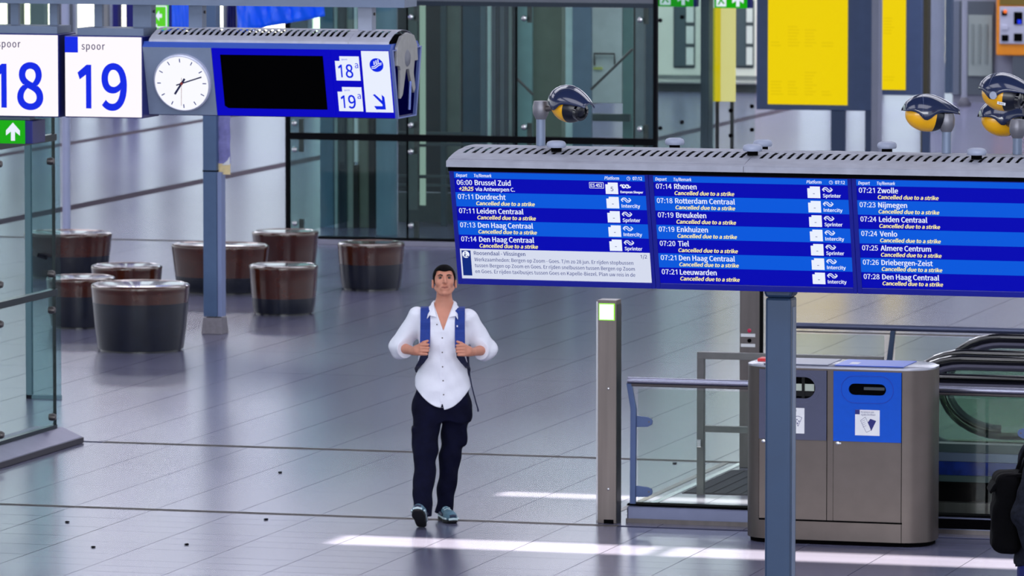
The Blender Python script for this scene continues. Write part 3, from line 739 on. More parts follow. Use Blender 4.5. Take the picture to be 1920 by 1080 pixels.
# ---------------------------------------------------------------- left glass screen on its sloping plinth
GXL = -16.43
ls = thing('glass_screen', 'tall greenish glass screen on a sloping metal plinth at the left edge', 'glass screen', (GXL, 44.45, 0))
M_GL = glass('green_glass', (238, 246, 243), .12); M_GL2 = glass('teal_glass', (214, 232, 234), .10)
M_PLINTH = mat('violet_grey_plinth', (112, 110, 138), .4, .3, .08, 6)
MB().prism([(-.2, 0), (.19, 0), (.19, .05), (.03, .12), (-.2, .12)], -10, .1, 'y').build('plinth', M_PLINTH, ls, bevel=.004)
MB().prism([(.19, .004), (.20, .004), (.20, .046), (.19, .046)], -10, .1, 'y').build('plinth_edge', mat('dark_edge', (60, 56, 66), .4, .3), ls)
for k, (za, zb2) in enumerate(((.13, 1.16), (1.2, 2.36), (2.4, 3.56), (3.6, 4.8))):
    for j in range(3):
        MB().box(-.006, .006, -2.6 * (j + 1) + .006 + .0, -2.6 * j - .006, za, zb2).build('glass_pane', M_GL, ls)
MB().box(-.03, .03, -9.9, .0, 1.155, 1.205).build('transom', mat('dark_green_transom', (22, 40, 48), .3, .3), ls)
MB().box(-.03, .03, -9.9, .0, 2.355, 2.405).build('transom', MATS['dark_green_transom'], ls)
MB().box(-.02, .02, -9.9, .0, .12, .15).build('bottom_channel', MATS['dark_green_transom'], ls)
MB().box(-.012, .012, -.004, .008, .13, 4.8).build('glass_edge', mat('dark_glass_edge', (8, 26, 32), .2), ls)
def spider(parent, x, y, z, ax, big=1.0, m=M_CHROME):
    g = MB(); d = {'x': (1, 0, 0), 'y': (0, -1, 0)}[ax]
    g.lathe([(.001, .055), (.022 * big, .05), (.03 * big, .03), (.026 * big, .0), (.001, -.004)], 14, (x, y, z), axis=('x' if ax == 'x' else 'y'))
    return g.build('glass_fixing', m, parent, smooth=True)
for yy, zq in ((-.12, .22), (-.12, 1.05), (-.12, 1.33), (-1.25, .2), (-1.25, 1.04), (-1.25, 1.34), (-.12, 2.2), (-1.25, 2.25)):
    spider(ls, .0, yy, zq, 'x', 1.0, M_STEELD)
for yy in (-1.4,):
    for z0_, z1_ in ((.12, .3), (1.0, 1.4), (2.15, 2.55)):
        MB().tube([(-.09, yy + .1, z0_), (-.09, yy + .1, z1_)], .02, 8).build('bracket_bar', M_STEELD, ls, smooth=True)
# second leaf behind, across the passage
LX0, LX1 = aty(58, 300, 47.6).x, aty(112, 300, 47.6).x
l2 = thing('glass_leaf', 'teal tinted glass door leaf behind the left glass screen', 'glass screen', (LX0, 47.6, 0)); LW = LX1 - LX0
MB().box(0, LW, -.006, .006, .03, 2.5).build('pane', M_GL2, l2); MB().box(-.05, 0, -.02, .02, 0, 2.5).build('stile', mat('teal_stile', (110, 140, 152), .4, .1), l2)
MB().box(-.05, LW, -.02, .02, 0, .03).build('bottom_rail', MATS['teal_stile'], l2)
for zq in (2.2, 1.2): MB().tube([(LW * .3, -.05, zq), (LW * .6, -.05, zq - .02)], .02, 8).build('door_fitting', M_DARK, l2)
# column behind
p = aty(125, 430, 64.8)
c = MB().lathe([(.045, 0), (.045, 9.6)], 20).build('column', mat('pale_violet_paint', (168, 174, 206), .45, 0, .05, 3), None, smooth=True, loc=(p.x, 64.8, 0)); tag(c, 'slender pale violet column rising behind the back left seat', 'column')

# ---------------------------------------------------------------- central glass enclosure
EY = 64.0
ex0, ex1 = aty(540, 300, EY).x, aty(1229, 300, EY).x
en = thing('glass_enclosure', 'large dark green glass enclosure with black rails behind the round seats', 'glass enclosure', (ex0, EY, 0))
M_BLK = mat('black_rail', (2, 3, 8), .6, 0, spec=.1); M_TEAL = glass('enclosure_glass', (226, 238, 236), .06)
WE = ex1 - ex0; xe = lambda px: aty(px, 300, EY).x - ex0
splits = [0, xe(764), xe(968), WE]
for z0_, z1_ in ((.08, 1.14), (1.22, 2.62), (2.68, 4.2)):
    for a, b in zip(splits, splits[1:]): MB().box(a + .006, b - .006, -.006, .006, z0_, z1_).build('glass_pane', M_TEAL, en)
for z0_, z1_, m_ in ((.0, .08, M_BLK), (1.14, 1.215, M_BLK), (2.625, 2.675, mat('dark_teal_rail', (30, 44, 58), .4, .2))):
    MB().box(0, WE, -.03, .03, z0_, z1_).build('rail', m_, en)
MB().box(xe(775) , WE, -.02, .02, 2.675, 2.95).build('head_panel', mat('grey_head_panel', (104, 110, 120), .5, .2, .06, 5), en)
for x_, m_ in ((0, M_BLK), (WE, M_BLK)): MB().box(x_ - .02, x_ + .02, -.035, .035, 0, 4.2).build('corner_post', m_, en)
for x_ in (xe(764), xe(968)): MB().box(x_ - .008, x_ + .008, -.01, .01, 0.08, 2.62).build('glass_joint', M_DARK, en)
MB().box(-.05, WE + .05, -.12, -.03, 0, .05).build('kerb', mat('lilac_kerb', (150, 150, 168), .4, .2), en)
for px_ in (555, 773, 985, 1202):
    for zz_ in (.22, 1.03, 1.32, 2.50): spider(en, xe(px_), -.02, zz_, 'y', 1.15)
for px_ in (562, 778, 990, 1208):
    for z0_, z1_ in ((.05, .26), (1.0, 1.36), (2.45, 2.7)): MB().box(xe(px_) - .02, xe(px_) + .03, .03, .06, z0_, z1_).build('fixing_bar', M_STEELD, en)
for x_ in (0, WE): MB().box(x_ - .006, x_ + .006, .03, 2.6, .08, 4.2).build('side_pane', M_TEAL, en)
# inside it: posts, doors and a lift frame, each with its own footing
IY = 66.2
def slab(px0, px1, col, nm='panel', Y=IY, z1=4.2, dep=.06, z0=0.0, parent=en, m=None):
    a, b = aty(px0, 300, Y).x - ex0, aty(px1, 300, Y).x - ex0
    return MB().box(a, b, Y - EY, Y - EY + dep, z0, z1).build(nm, m or mat('inner_%d_%d_%d' % col, tuple(min(235, int(v * 1.18 + 6)) for v in col), .5, .1, .08, 6), parent, bevel=.004)
Zy = lambda py, Y=IY: aty(800, py, Y).z
slab(600, 625, (84, 110, 134), 'inner_post'); slab(627, 633, (150, 160, 164), 'door_stile'); slab(635, 650, (20, 34, 50), 'door_stile'); slab(651, 662, (104, 112, 108), 'door_stile')
slab(664, 670, (186, 198, 196), 'door_stile', z0=.75); slab(671, 689, (112, 118, 108), 'door_stile', Y=66.3); slab(691, 703, (6, 10, 18), 'door_stile')
slab(662, 671, (10, 12, 14), 'door_foot', z1=.72, z0=0)
a = aty(725, 300, 65.4).x - ex0
MB().lathe([(.118, 0), (.118, 4.3)], 32, (a, 65.4 - EY, 0)).build('round_column', mat('pale_blue_column', (118, 146, 166), .5, 0, .05, 3), en, smooth=True)
# lift car frame with lamp
slab(746, 906, (14, 28, 36), 'lift_back', Y=67.4, z0=.34, dep=.05); slab(746, 1232, (44, 58, 60), 'lift_base', Y=67.3, z0=0, z1=.34, dep=.05)
for py in (271, 331, 348, 250): 
    slab(746, 906, (46, 60, 66), 'lift_bar', Y=66.6, z0=Zy(py + 2, 66.6), z1=Zy(py - 3, 66.6), dep=.03)
slab(764, 782, (72, 82, 82), 'lift_post', Y=66.5, z0=.2); slab(838, 862, (86, 96, 92), 'lift_post', Y=66.9, z0=.6); slab(826, 836, (40, 60, 70), 'lift_post', Y=66.8)
lp = MB(); a, b = aty(787, 300, 66.4).x - ex0, aty(797, 300, 66.4).x - ex0
for z0_, z1_ in ((Zy(385, 66.4), Zy(335, 66.4)), (Zy(328, 66.4), Zy(276, 66.4)), (Zy(270, 66.4), 4.2)): lp.box(a, b, 66.4 - EY, 66.43 - EY, z0_, z1_)
lp.build('light_strip', emis('cool_light_strip', (176, 196, 184), .75), en)
slab(868, 900, (34, 60, 78), 'dark_leaf', Y=66.8); slab(901, 911, (70, 84, 96), 'door_stile', Y=66.4); slab(914, 921, (170, 186, 182), 'door_stile', Y=66.3)
for k, (a, b, c_) in enumerate(((922, 930, (66, 70, 80)), (931, 936, (44, 48, 60)), (937, 946, (74, 78, 88)), (947, 952, (50, 54, 66)), (953, 960, (96, 104, 104)), (961, 968, (16, 26, 36)))): slab(a, b, c_, 'folding_leaf', Y=66.25)
slab(970, 997, (118, 150, 152), 'frosted_leaf', Y=66.5); slab(998, 1052, (86, 96, 84), 'olive_panel', Y=66.7); slab(1053, 1059, (112, 118, 108), 'door_stile', Y=66.6)
slab(1060, 1073, (176, 204, 216), 'pale_post', Y=66.4); slab(1073, 1108, (80, 98, 118), 'inner_post', Y=66.2)
zd = Zy(188, 67); wp = slab(1109, 1166, (206, 222, 228), 'white_door', Y=67, z0=zd, z1=4.2)
dm = MB(); Y_ = 67 - EY - .012; aa = lambda px: aty(px, 300, 67).x - ex0
dm.tube([(aa(1115), Y_, Zy(118, 67)), (aa(1115), Y_ - .02, Zy(96, 67)), (aa(1153), Y_ - .02, Zy(96, 67)), (aa(1153), Y_, Zy(118, 67))], .012, 8); dm.build('door_handle', M_STEELD, en)
MB().box(aa(1113), aa(1130), Y_ - .005, Y_ + .01, Zy(126, 67), Zy(121, 67)).build('yellow_mark', mat('pale_yellow_mark', (220, 220, 120), .5), en)
slab(1167, 1186, (92, 122, 120), 'inner_leaf', Y=67); slab(1187, 1190, (8, 14, 20), 'door_stile', Y=66.3); slab(1191, 1208, (104, 110, 116), 'inner_post', Y=66.3); slab(1210, 1228, (34, 50, 66), 'inner_post', Y=66.2)
slab(1076, 1180, (40, 56, 58), 'low_rail', Y=66.9, z0=Zy(222, 66.9), z1=Zy(208, 66.9))
for (xa_, ya_, xb_, yb_) in ((1108, 168, 1186, 92), (970, 148, 1000, 178)):
    A_, B_ = aty(xa_, ya_, 66), aty(xb_, yb_, 66); MB().tube([(A_.x - ex0, 2, A_.z), (B_.x - ex0, 2, B_.z)], .016, 8).build('brace', M_STEELD, en)
# ---------------------------------------------------------------- right-hand glass screen, train and poster behind it
RY = 72.0
rs0, rs1 = aty(1234, 200, RY).x, aty(1416, 200, RY).x
rg = thing('glass_screen', 'clear glass screen with small dark fixings between the enclosure and the yellow timetable', 'glass screen', (rs0, RY, 0))
M_CLEAR = glass('clear_glass', (244, 250, 248), .10)
for a, b in ((0, (rs1 - rs0) * .5), ((rs1 - rs0) * .5, rs1 - rs0)): MB().box(a + .004, b - .004, -.006, .006, .02, 4.5).build('glass_pane', M_CLEAR, rg)
MB().box(0, rs1 - rs0, -.02, .02, 0, .02).build('bottom_channel', M_STEELD, rg)
for px_, py_ in ((1280, 229), (1239, 240), (1371, 207), (1411, 199), (1371, 254), (1411, 243), (1280, 32), (1239, 38)):
    p = aty(px_, py_, RY); spider(rg, p.x - rs0, -.006, p.z, 'y', .9, M_DARK)
p0, p1 = aty(1317, 200, 73.5), aty(1333, 200, 73.5)
o = MB().box(p0.x, p1.x, 73.4, 73.6, 0, CZ).build('column', mat('dark_grey_post', (92, 96, 106), .5, .2)); tag(o, 'narrow dark grey column left of the pale yellow poster', 'column')
a, b = aty(1335, 190, 73.8), aty(1378, 15, 73.8)
yp = thing('poster_case', 'tall pale yellow timetable strip behind the clear glass screen', 'timetable', (a.x, 73.8, 0), 0, 'yellow timetables')
E_YP = emis('pale_yellow_backlit', (240, 226, 150), .85); E_YB = emis('yellow_backlit', (238, 208, 0), .95)
MB().box(.11, b.x - a.x, 0, .05, a.z, b.z).build('sheet', E_YP, yp); MB().box(0, .11, 0, .05, a.z, b.z).build('side_strip', emis('deep_yellow_backlit', (228, 200, 8), .85), yp)
MB().box(.04, .08, .01, .05, 0, a.z).build('leg', M_STEELD, yp); MB().box(b.x - a.x - .06, b.x - a.x - .02, .01, .05, 0, a.z).build('leg', M_STEELD, yp)
# train
p = atz(1236, 182); TY = 95.2
tx0, tx1 = aty(1150, 100, TY).x, aty(1425, 100, TY).x
tr = thing('train', 'cream white train with dark windows standing beyond the clear glass', 'train', (tx0, TY, 0))
M_TRAIN = mat('cream_train_paint', (226, 222, 206), .35, 0, .05, 2); M_TWIN = mat('dark_train_glass', (72, 84, 88), .15, 0)
TWd = tx1 - tx0; prof = [(0, .14), (0, 2.0), (.12, 3.2), (.5, 3.7), (2.3, 3.7), (2.7, 3.2), (2.8, 2.0), (2.8, .14)]
MB().prism(prof, 0, TWd, 'x').build('body', M_TRAIN, tr, bevel=.04)
MB().box(.1, TWd - .1, .25, 2.5, .0, .15).build('underframe', mat('grey_underframe', (96, 98, 98), .6), tr)
MB().box(0, TWd, -.012, .0, .22, .28).build('sill_stripe', mat('grey_stripe', (120, 122, 118), .5), tr)
for px0_, px1_ in ((1262, 1304), (1379, 1414), (1180, 1222)):
    a, b = aty(px0_, 130, TY), aty(px1_, 130, TY); z0_ = aty(px0_, 128, TY).z
    wf = MB().box(a.x - tx0, b.x - tx0, -.02, .05, z0_, z0_ + 1.1).build('window', mat('window_rubber', (60, 66, 68), .4), tr, bevel=.03)
    w_ = b.x - a.x
    MB().box(a.x - tx0 + .03, a.x - tx0 + w_ * .55, -.026, -.02, z0_ + .04, z0_ + 1.05).build('pane', M_TWIN, wf)
    for q_ in range(3): MB().box(a.x - tx0 + w_ * .6, a.x - tx0 + w_ * .93, -.026, -.02, z0_ + .06 + q_ * .34, z0_ + .34 + q_ * .34).build('pane', mat('bright_train_pane', (226, 224, 214), .3), wf)
# escape signs at the very top
for px0_, px1_, lab, py1_ in ((1340, 1401, 'green escape sign above the pale yellow timetable strip', 15), (1234, 1300, 'blurred green escape sign above the clear glass screen', 12)):
    a, b = aty(px0_, py1_, 71.5), aty(px1_, py1_ - 22, 71.5)
    t = thing('exit_sign', lab, 'sign', (a.x, 71.5, a.z), 0, 'green escape signs'); W, Hh = b.x - a.x, .28
    MB().box(0, W + .04, 0, .12, 0, Hh).build('box', MATS['box_navy'], t); f = MB().box(0, W, -.01, 0, 0, Hh).build('lit_face', E_GREEN, t)
    k_ = MB(); cx_ = W * .72
    poly(k_, [(cx_ - .02, .02), (cx_ + .02, .02), (cx_ + .02, .09), (cx_ + .07, .06), (cx_ + .07, .11), (cx_, .18), (cx_ - .07, .11), (cx_ - .07, .06), (cx_ - .02, .09)], -.012)
    quad(k_, W * .06, W * .36, .02, .2, -.012); k_.build('arrow', E_WHITE, f)
    k2 = MB(); stroke(k2, [(W * .12, .04), (W * .2, .1), (W * .27, .15)], .02, -.014); stroke(k2, [(W * .2, .1), (W * .3, .05)], .02, -.014); k2.build('running_figure', E_GREEN, f)
    MB().box(W * .5 - .01, W * .5 + .01, .05, .07, Hh, CZ - a.z).build('hanger_rod', M_STEELD, t)

# ---------------------------------------------------------------- yellow timetable boards
def timetable(px0, px1, py1, fx0, fx1, fy1, Y, legs, lab):
    fr0, fr1 = aty(fx0, fy1, Y), aty(fx1, fy1, Y); q0, q1 = aty(px0, py1, Y), aty(px1, py1, Y)
    t = thing('timetable_board', lab, 'timetable', (fr0.x, Y, 0), 0, 'yellow timetables')
    X = lambda v: v - fr0.x; TOP = fr0.z + 2.3
    f = MB().box(0, X(fr1.x), 0, .12, fr0.z, TOP).build('case', mat('blue_grey_case', (70, 88, 124), .5, .1, .06, 6), t, bevel=.01)
    s = MB().box(X(q0.x), X(q1.x), -.012, 0, q0.z, TOP - .12).build('yellow_sheet', E_YB, f)
    pr = MB(); W = q1.x - q0.x; random.seed(int(px0))
    for c_ in range(max(1, int(W / .22))):
        for r_ in range(3):
            x = X(q0.x) + .04 + c_ * .22; z = q0.z + .12 + r_ * .62
            for l_ in range(random.randint(2, 9)): quad(pr, x, x + .16 * random.uniform(.6, 1), z + l_ * .04, z + l_ * .04 + .018, -.014)
    pr.build('timetable_print', emis('faint_print', (231, 200, 0), .93), s)
    for a, b in legs:
        l0, l1 = aty(a, 250, Y).x, aty(b, 250, Y).x; MB().box(X(l0), X(l1), .02, .10, 0, fr0.z).build('leg', mat('dark_blue_leg', (58, 74, 104), .5, .1), t, bevel=.006)
    return t
timetable(1440, 1589, 195, 1418, 1635, 205, 76.0, ((1557, 1583), (1621, 1637)), 'large yellow timetable board in a blue grey case, right of the clear glass')
timetable(1651, 1698, 168, 1640, 1727, 178, 79.5, ((1728, 1742),), 'narrower yellow timetable board right of the large one')
def pillar(px0, px1, Y, col, lab, z1=CZ, rnd=False, foot=False, nm='column'):
    a, b = aty(px0, 150, Y), aty(px1, 150, Y); r_ = (b.x - a.x) / 2
    m_ = mat('pillar_%d_%d_%d' % col, col, .5, .1, .05, 3)
    t = thing(nm, lab, 'column', ((a.x + b.x) / 2, Y, 0))
    if rnd: MB().lathe([(r_, 0), (r_, z1)], 24).build('shaft', m_, t, smooth=True)
    else: MB().box(-r_, r_, -.1, .1, 0, z1).build('shaft', m_, t, bevel=.01)
    if foot: MB().lathe([(r_ * 2.6, 0), (r_ * 2.6, .04), (r_ * 1.3, .12), (r_, .14)], 24).build('foot', mat('dark_foot', (60, 60, 74), .5), t, smooth=True)
    return t
pillar(1637, 1651, 75.2, (138, 142, 160), 'pale grey column between the two yellow timetable boards')
pillar(1743, 1771, 86, (132, 140, 160), 'round pale grey column right of the timetable boards', rnd=True)
pillar(1729, 1742, 81, (62, 58, 40), 'dark olive column touching the round pale grey column')
pillar(1803, 1813, 92.5, (136, 140, 156), 'slender grey column on a round foot before the grey panels', rnd=True, foot=True)
# grey panel wall, doorway edge and the ticket machine
def back_panel(px0, px1, py1, Y, col, lab, nm='wall_panel', z1=5.5):
    a, b = aty(px0, py1, Y), aty(px1, py1, Y)
    o = MB().box(a.x, b.x, Y, Y + .2, max(a.z, 0), z1).build(nm, mat('bp_%d_%d_%d' % col, col, .55, .05, .06, 3), bevel=.01); tag(o, lab, 'panel'); return o
back_panel(1771, 1782, 175, 88.5, (62, 80, 104), 'blue grey upright panel edge beside the round pale column', nm='door_edge')
t = thing('service_booth', 'grey booth wall with framed panels behind the slender footed column', 'booth', (aty(1786, 170, 93.6).x, 93.6, 0))
bx = lambda px: aty(px, 150, 93.6).x - t.location.x; bz = lambda py: aty(1850, py, 93.6).z
MB().box(0, bx(2200), 0, 2.4, 0.0, 4.6).build('wall', mat('booth_grey', (128, 130, 146), .6, 0, .05, 3), t)
MB().box(0, bx(1864), -.05, 0, .12, bz(2)).build('frame', mat('booth_dark', (70, 78, 88), .5, .1), t)
MB().box(bx(1817), bx(1861), -.07, -.05, bz(142), bz(28)).build('panel', mat('booth_pale', (132, 142, 140), .5, 0, .05, 3), t)
for q_ in (1822, 1835, 1848): MB().box(bx(q_), bx(q_ + 5), -.085, -.07, bz(120), bz(45)).build('panel_rib', mat('booth_rib', (112, 122, 122), .5), t)
MB().box(bx(1786), bx(1800), -.07, -.05, .12, bz(2)).build('jamb', mat('booth_jamb', (88, 96, 112), .5), t)
a = aty(1869, 104, 93.4); tm = thing('ticket_machine', 'orange wall machine with a grey face of dark square buttons at the right edge', 'machine', (a.x, 93.34, 0))
mz = lambda py: aty(1890, py, 93.4).z; mx_ = lambda px: aty(px, 50, 93.4).x - a.x
MB().box(0, mx_(1990), 0, .2, mz(104), mz(-60)).build('orange_case', mat('orange_paint', (214, 128, 4), .4, 0, .05, 5), tm, bevel=.02)
MB().box(mx_(1870) + .25, mx_(1990) - .25, .02, .18, 0, mz(104)).build('stand', MATS['booth_dark'], tm)
fc = MB().box(mx_(1876), mx_(1985), -.02, 0, mz(82), mz(12)).build('face_plate', mat('machine_grey', (170, 172, 190), .4), tm, bevel=.01)
MB().box(mx_(1876), mx_(1985), -.02, 0, mz(9), mz(-40)).build('upper_panel', mat('machine_olive', (104, 84, 10), .5), tm)
for px_, py_, w_, h_, m_ in ((1880, 29, 10, 9, M_DARK), (1880, 56, 12, 10, MATS['machine_grey']), (1880, 77, 13, 12, M_DARK), (1903, 45, 16, 23, M_DARK), (1903, 77, 16, 15, M_DARK)):
    MB().box(mx_(px_), mx_(px_ + w_), -.035, -.02, mz(py_), mz(py_ - h_)).build('button', m_, fc, bevel=.006)
MB().ball((mx_(1887), -.04, mz(21)), .03, .02, .03, 12, 8).build('orange_lamp', emis('orange_lamp', (255, 120, 50), 1.0), fc, smooth=True)
MB().box(mx_(1910), mx_(1917), -.04, -.035, mz(44), mz(36)).build('blue_lamp', emis('blue_lamp', (20, 50, 230), 1.0), fc)
a = atz(1672, 205, 0)
# ---------------------------------------------------------------- blue banners and hall details at the top left
BYY = 62.0
def cloth(nm, lab, pts, Y, m, amp=.03):
    """pts: outline in photo pixels; a hanging sheet with folds and a real thickness"""
    P = [aty(x, y, Y) for x, y in pts]; cx0 = sum(p.x for p in P) / len(P); zt = max(p.z for p in P)
    t = thing(nm, lab, 'banner', (cx0, Y, zt), 0, 'blue banners')
    x0_, x1_ = min(p.x for p in P), max(p.x for p in P); N = 40; vs = []; fs = []
    up = pts[:2]; lo = pts[2:]
    def low(px):
        for (a, b), (c, d) in zip(lo, lo[1:]):
            if min(a, c) <= px <= max(a, c): return b + (d - b) * (px - a) / ((c - a) or 1)
        return lo[-1][1]
    xs0, xs1 = min(u[0] for u in up), max(u[0] for u in up); M = 8
    for i in range(N + 1):
        px = xs0 + (xs1 - xs0) * i / N; pl = low(px)
        for j in range(M + 1):
            q = aty(px, up[0][1] + (pl - up[0][1]) * j / M, Y)
            vs.append((q.x - cx0, amp * math.sin(i * .55 + j * .25) + amp * .5 * math.sin(i * 1.3 - j * .8), q.z - zt))
    for i in range(N):
        for j in range(M): fs.append((i * (M + 1) + j, (i + 1) * (M + 1) + j, (i + 1) * (M + 1) + j + 1, i * (M + 1) + j + 1))
    o = MB().add(vs, fs).build('sheet', m, t, smooth=True); s_ = o.modifiers.new('t', 'SOLIDIFY'); s_.thickness = .006
    MB().tube([(x0_ - cx0 - .02, 0, .0), (x1_ - cx0 + .02, 0, .0)], .02, 8).build('top_bar', M_STEELD, t)
    for xx in (x0_, x1_): MB().tube([(xx - cx0, 0, .0), (xx - cx0, 0, CZ - zt)], .004, 6).build('cord', M_STEELD, t)
    return t
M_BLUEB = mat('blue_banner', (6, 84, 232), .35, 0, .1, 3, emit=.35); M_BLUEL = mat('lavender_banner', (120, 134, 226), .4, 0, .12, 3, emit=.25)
cloth('banner', 'flat bright blue banner right of the small green arrow sign', [(302, -20), (357, -20), (357, 58), (302, 58)], BYY, M_BLUEB, .008)
cloth('banner', 'narrow lavender blue banner between the first two sign hangers', [(384, -20), (410, -20), (410, 60), (384, 60)], BYY, M_BLUEL, .01)
cloth('banner', 'large blue banner with its lower edge sweeping up to the right', [(443, -20), (610, -20), (610, 30), (560, 40), (500, 50), (460, 62), (443, 66)], BYY, M_BLUEB, .035)
cloth('banner', 'thin dark navy banner left of the large sweeping one', [(425, -20), (443, -20), (443, 66), (425, 66)], BYY + .3, mat('navy_banner', (6, 8, 90), .5), .006)
for a_, b_, lab in ((215, 226, 'left one of two narrow navy columns above the 19 box'), (240, 258, 'wider one of two narrow navy columns above the 19 box')):
    pillar(a_, b_, 90, (4, 6, 110), lab)
for a_, b_, c_, lab in ((28, 44, (120, 134, 118), 'olive grey column above the 18 box'), (60, 88, (98, 116, 118), 'teal grey column above the right half of the 18 box'), (186, 200, (110, 112, 118), 'grey column above the word on the 19 box')): pillar(a_, b_, 93, c_, lab)
a, b = aty(289, 56, 60), aty(316, 8, 60)
t = thing('exit_sign', 'narrow green sign with a white left arrow above the clock', 'sign', (a.x, 60, a.z), 0, 'green escape signs'); W, Hh = b.x - a.x, b.z - a.z
MB().box(-.01, W, 0, .1, 0, Hh).build('box', MATS['box_navy'], t); f = MB().box(0, W, -.01, 0, 0, Hh).build('lit_face', emis('light_green_lit', (92, 214, 40), .9), t)
k_ = MB(); cz_ = Hh * .55; poly(k_, [(.02, cz_), (.06, cz_ + .055), (.06, cz_ + .02), (.09, cz_ + .02), (.09, cz_ - .02), (.06, cz_ - .02), (.06, cz_ - .055)], -.012)
stroke(k_, [(.02, Hh - .02), (W - .02, Hh - .02), (W - .02, .03), (.03, .03), (.03, .06)], .014, -.012); k_.build('arrow', E_WHITE, f)
MB().box(W / 2 - .01, W / 2 + .01, .04, .06, Hh, CZ - a.z).build('hanger_rod', M_STEELD, t)

# ---------------------------------------------------------------- lit bollard
p = atz(1119, 981); bo = thing('gate_bollard', 'square steel bollard with a lit white and green square near its top', 'bollard', (p.x, p.y, 0))
BW, BD, BH = .138, .13, 1.555
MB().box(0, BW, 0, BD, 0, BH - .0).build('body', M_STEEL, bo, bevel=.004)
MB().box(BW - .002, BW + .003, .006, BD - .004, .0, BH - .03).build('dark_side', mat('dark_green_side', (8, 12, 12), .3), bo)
MB().box(-.004, .008, -.006, .0, .0, BH - .01).build('edge_strip', M_CHROME, bo)
g = MB().box(.014, .128, -.008, .0, BH - .14, BH - .022).build('light_frame', emis('green_glow', (150, 240, 60), 1.2), bo, bevel=.004)
MB().box(.020, .122, -.012, -.008, BH - .134, BH - .028).build('light_square', emis('white_glow', (238, 255, 238), 1.1), g, bevel=.003)
for z in (.24, .94): MB().ball((BW * .6, -.002, z), .010, .008, .010, 12, 8).build('screw', M_CHROME, bo, smooth=True)
MB().box(.05, .12, -.003, .0, .0, .028).build('foot_vent', M_DARK, bo)
MB().box(.003, .006, -.0025, .0, .03, 1.1).build('door_seam', M_DARK, bo)

# ---------------------------------------------------------------- card reader post and steel frame behind the bins
p = atz(1386, 877); rd = thing('reader_post', 'grey steel post with a red lamp, a black lamp and two white labels', 'post', (p.x, p.y, 0))
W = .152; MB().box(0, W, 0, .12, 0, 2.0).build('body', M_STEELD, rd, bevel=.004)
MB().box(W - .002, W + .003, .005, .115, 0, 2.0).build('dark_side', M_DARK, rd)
rz = lambda py: aty(1400, py, p.y).z
for py, m_ in ((619.5, mat('red_lamp', (196, 24, 76), .3)), (638.5, M_DARK)): MB().lathe([(.015, 0), (.015, .008), (.001, .01)], 16, (W * .5, -.0, rz(py)), axis='y').build('lamp', m_, rd)
for py in (628.5, 647.5): MB().box(.01, .12, -.004, 0, rz(py + 3), rz(py - 3)).build('label_strip', M_WHITEP, rd)
p = atz(1306, 928); fz_ = lambda py: aty(1312, py, p.y).z
fm = thing('steel_frame', 'open grey steel frame standing behind the handrail, left of the bins', 'frame', (p.x, p.y, 0))
M_FRM = mat('grey_steel_frame', (104, 104, 106), .4, .5, .08, 12)
L = aty(1655, 700, p.y).x - p.x
MB().box(0, .052, 0, .05, 0, fz_(672)).build('upright', M_FRM, fm, bevel=.003); MB().box(L - .052, L, 0, .05, 0, fz_(672)).build('upright', M_FRM, fm, bevel=.003)
MB().box(0, L, -.002, .052, fz_(673), fz_(660)).build('top_rail', M_FRM, fm, bevel=.003)
MB().box(.052, L - .052, .005, .045, fz_(810), fz_(798)).build('middle_rail', M_FRM, fm, bevel=.003)
MB().box(.008, .04, -.03, 0, fz_(838), fz_(823)).build('latch', M_CHROME, fm, bevel=.004)
# grille and steel strip in the floor inside the barrier
gm = thing('floor_grille', 'dark ribbed entrance grille in the floor inside the barrier', 'grille', (-10.95, 42.64, 0))
MB().box(0, .55, 0, 1.5, -.004, .004).build('bed', mat('grille_bed', (40, 40, 46), .9, spec=.1), gm)
for k in range(5): MB().box(.02 + k * .105, .11 + k * .105, .02, 1.48, .004, .008).build('slat', mat('grille_grey', (64, 64, 72), .8, .0, spec=.15), gm)
st = MB().box(-11.02, -10.97, 41.3, 44.6, -.002, .004).build('floor_strip', M_CHROME); tag(st, 'bright steel strip in the floor running back from the barrier', 'floor strip')
st = MB().box(-11.14, -11.09, 41.3, 44.6, -.002, .003).build('floor_strip', M_STEELD); tag(st, 'duller steel strip beside the bright one in the floor', 'floor strip')

# ---------------------------------------------------------------- handrail barrier with glass
HB = 40.95
p = aty(1185, 985, HB); bx0 = p.x; rz_ = lambda py: aty(1185, py, HB).z
ba = thing('glass_barrier', 'steel handrail barrier with glass infill running behind the bins', 'barrier', (bx0, HB, 0))
M_TUBE = mat('handrail_steel', (150, 152, 172), .25, .9, .06, 60)
LB = 4.2; zr = aty(1179, 712, HB).z
MB().tube([(-.02, -.04, zr), (LB, -.04, zr)], .023, 16).build('handrail', M_TUBE, ba, smooth=True)
MB().tube([(-.005, -.04, zr - .031), (LB, -.04, zr - .031)], .010, 8).build('lower_wire', M_STEELD, ba, smooth=True)
M_BPOST = mat('blue_grey_barrier_post', (76, 96, 140), .4, .3, .05, 10)
def bpost(x):
    MB().prism([(x - .005, .02), (x + .035, .02), (x + .04, rz_(765)), (x + .005, zr - .02), (x - .03, zr - .02), (x, rz_(765))], -.05, -.02, 'y').build('post', M_BPOST, ba, bevel=.003)
bpost(0.0); bpost(2.85)
for x, sg in ((.03, 1), (2.85, -1)):
    for z in (rz_(789), rz_(920)):
        MB().prism([(x, z - .04), (x + sg * .09, z - .036), (x + sg * .118, z - .02), (x + sg * .125, z), (x + sg * .118, z + .02), (x + sg * .09, z + .032), (x, z + .04)], -.032, -.018, 'y').build('clamp', M_BPOST, ba, bevel=.002)
        MB().lathe([(.006, 0), (.006, .003)], 10, (x + sg * .1, -.034, z), axis='y').build('clamp_screw', M_STEELD, ba)
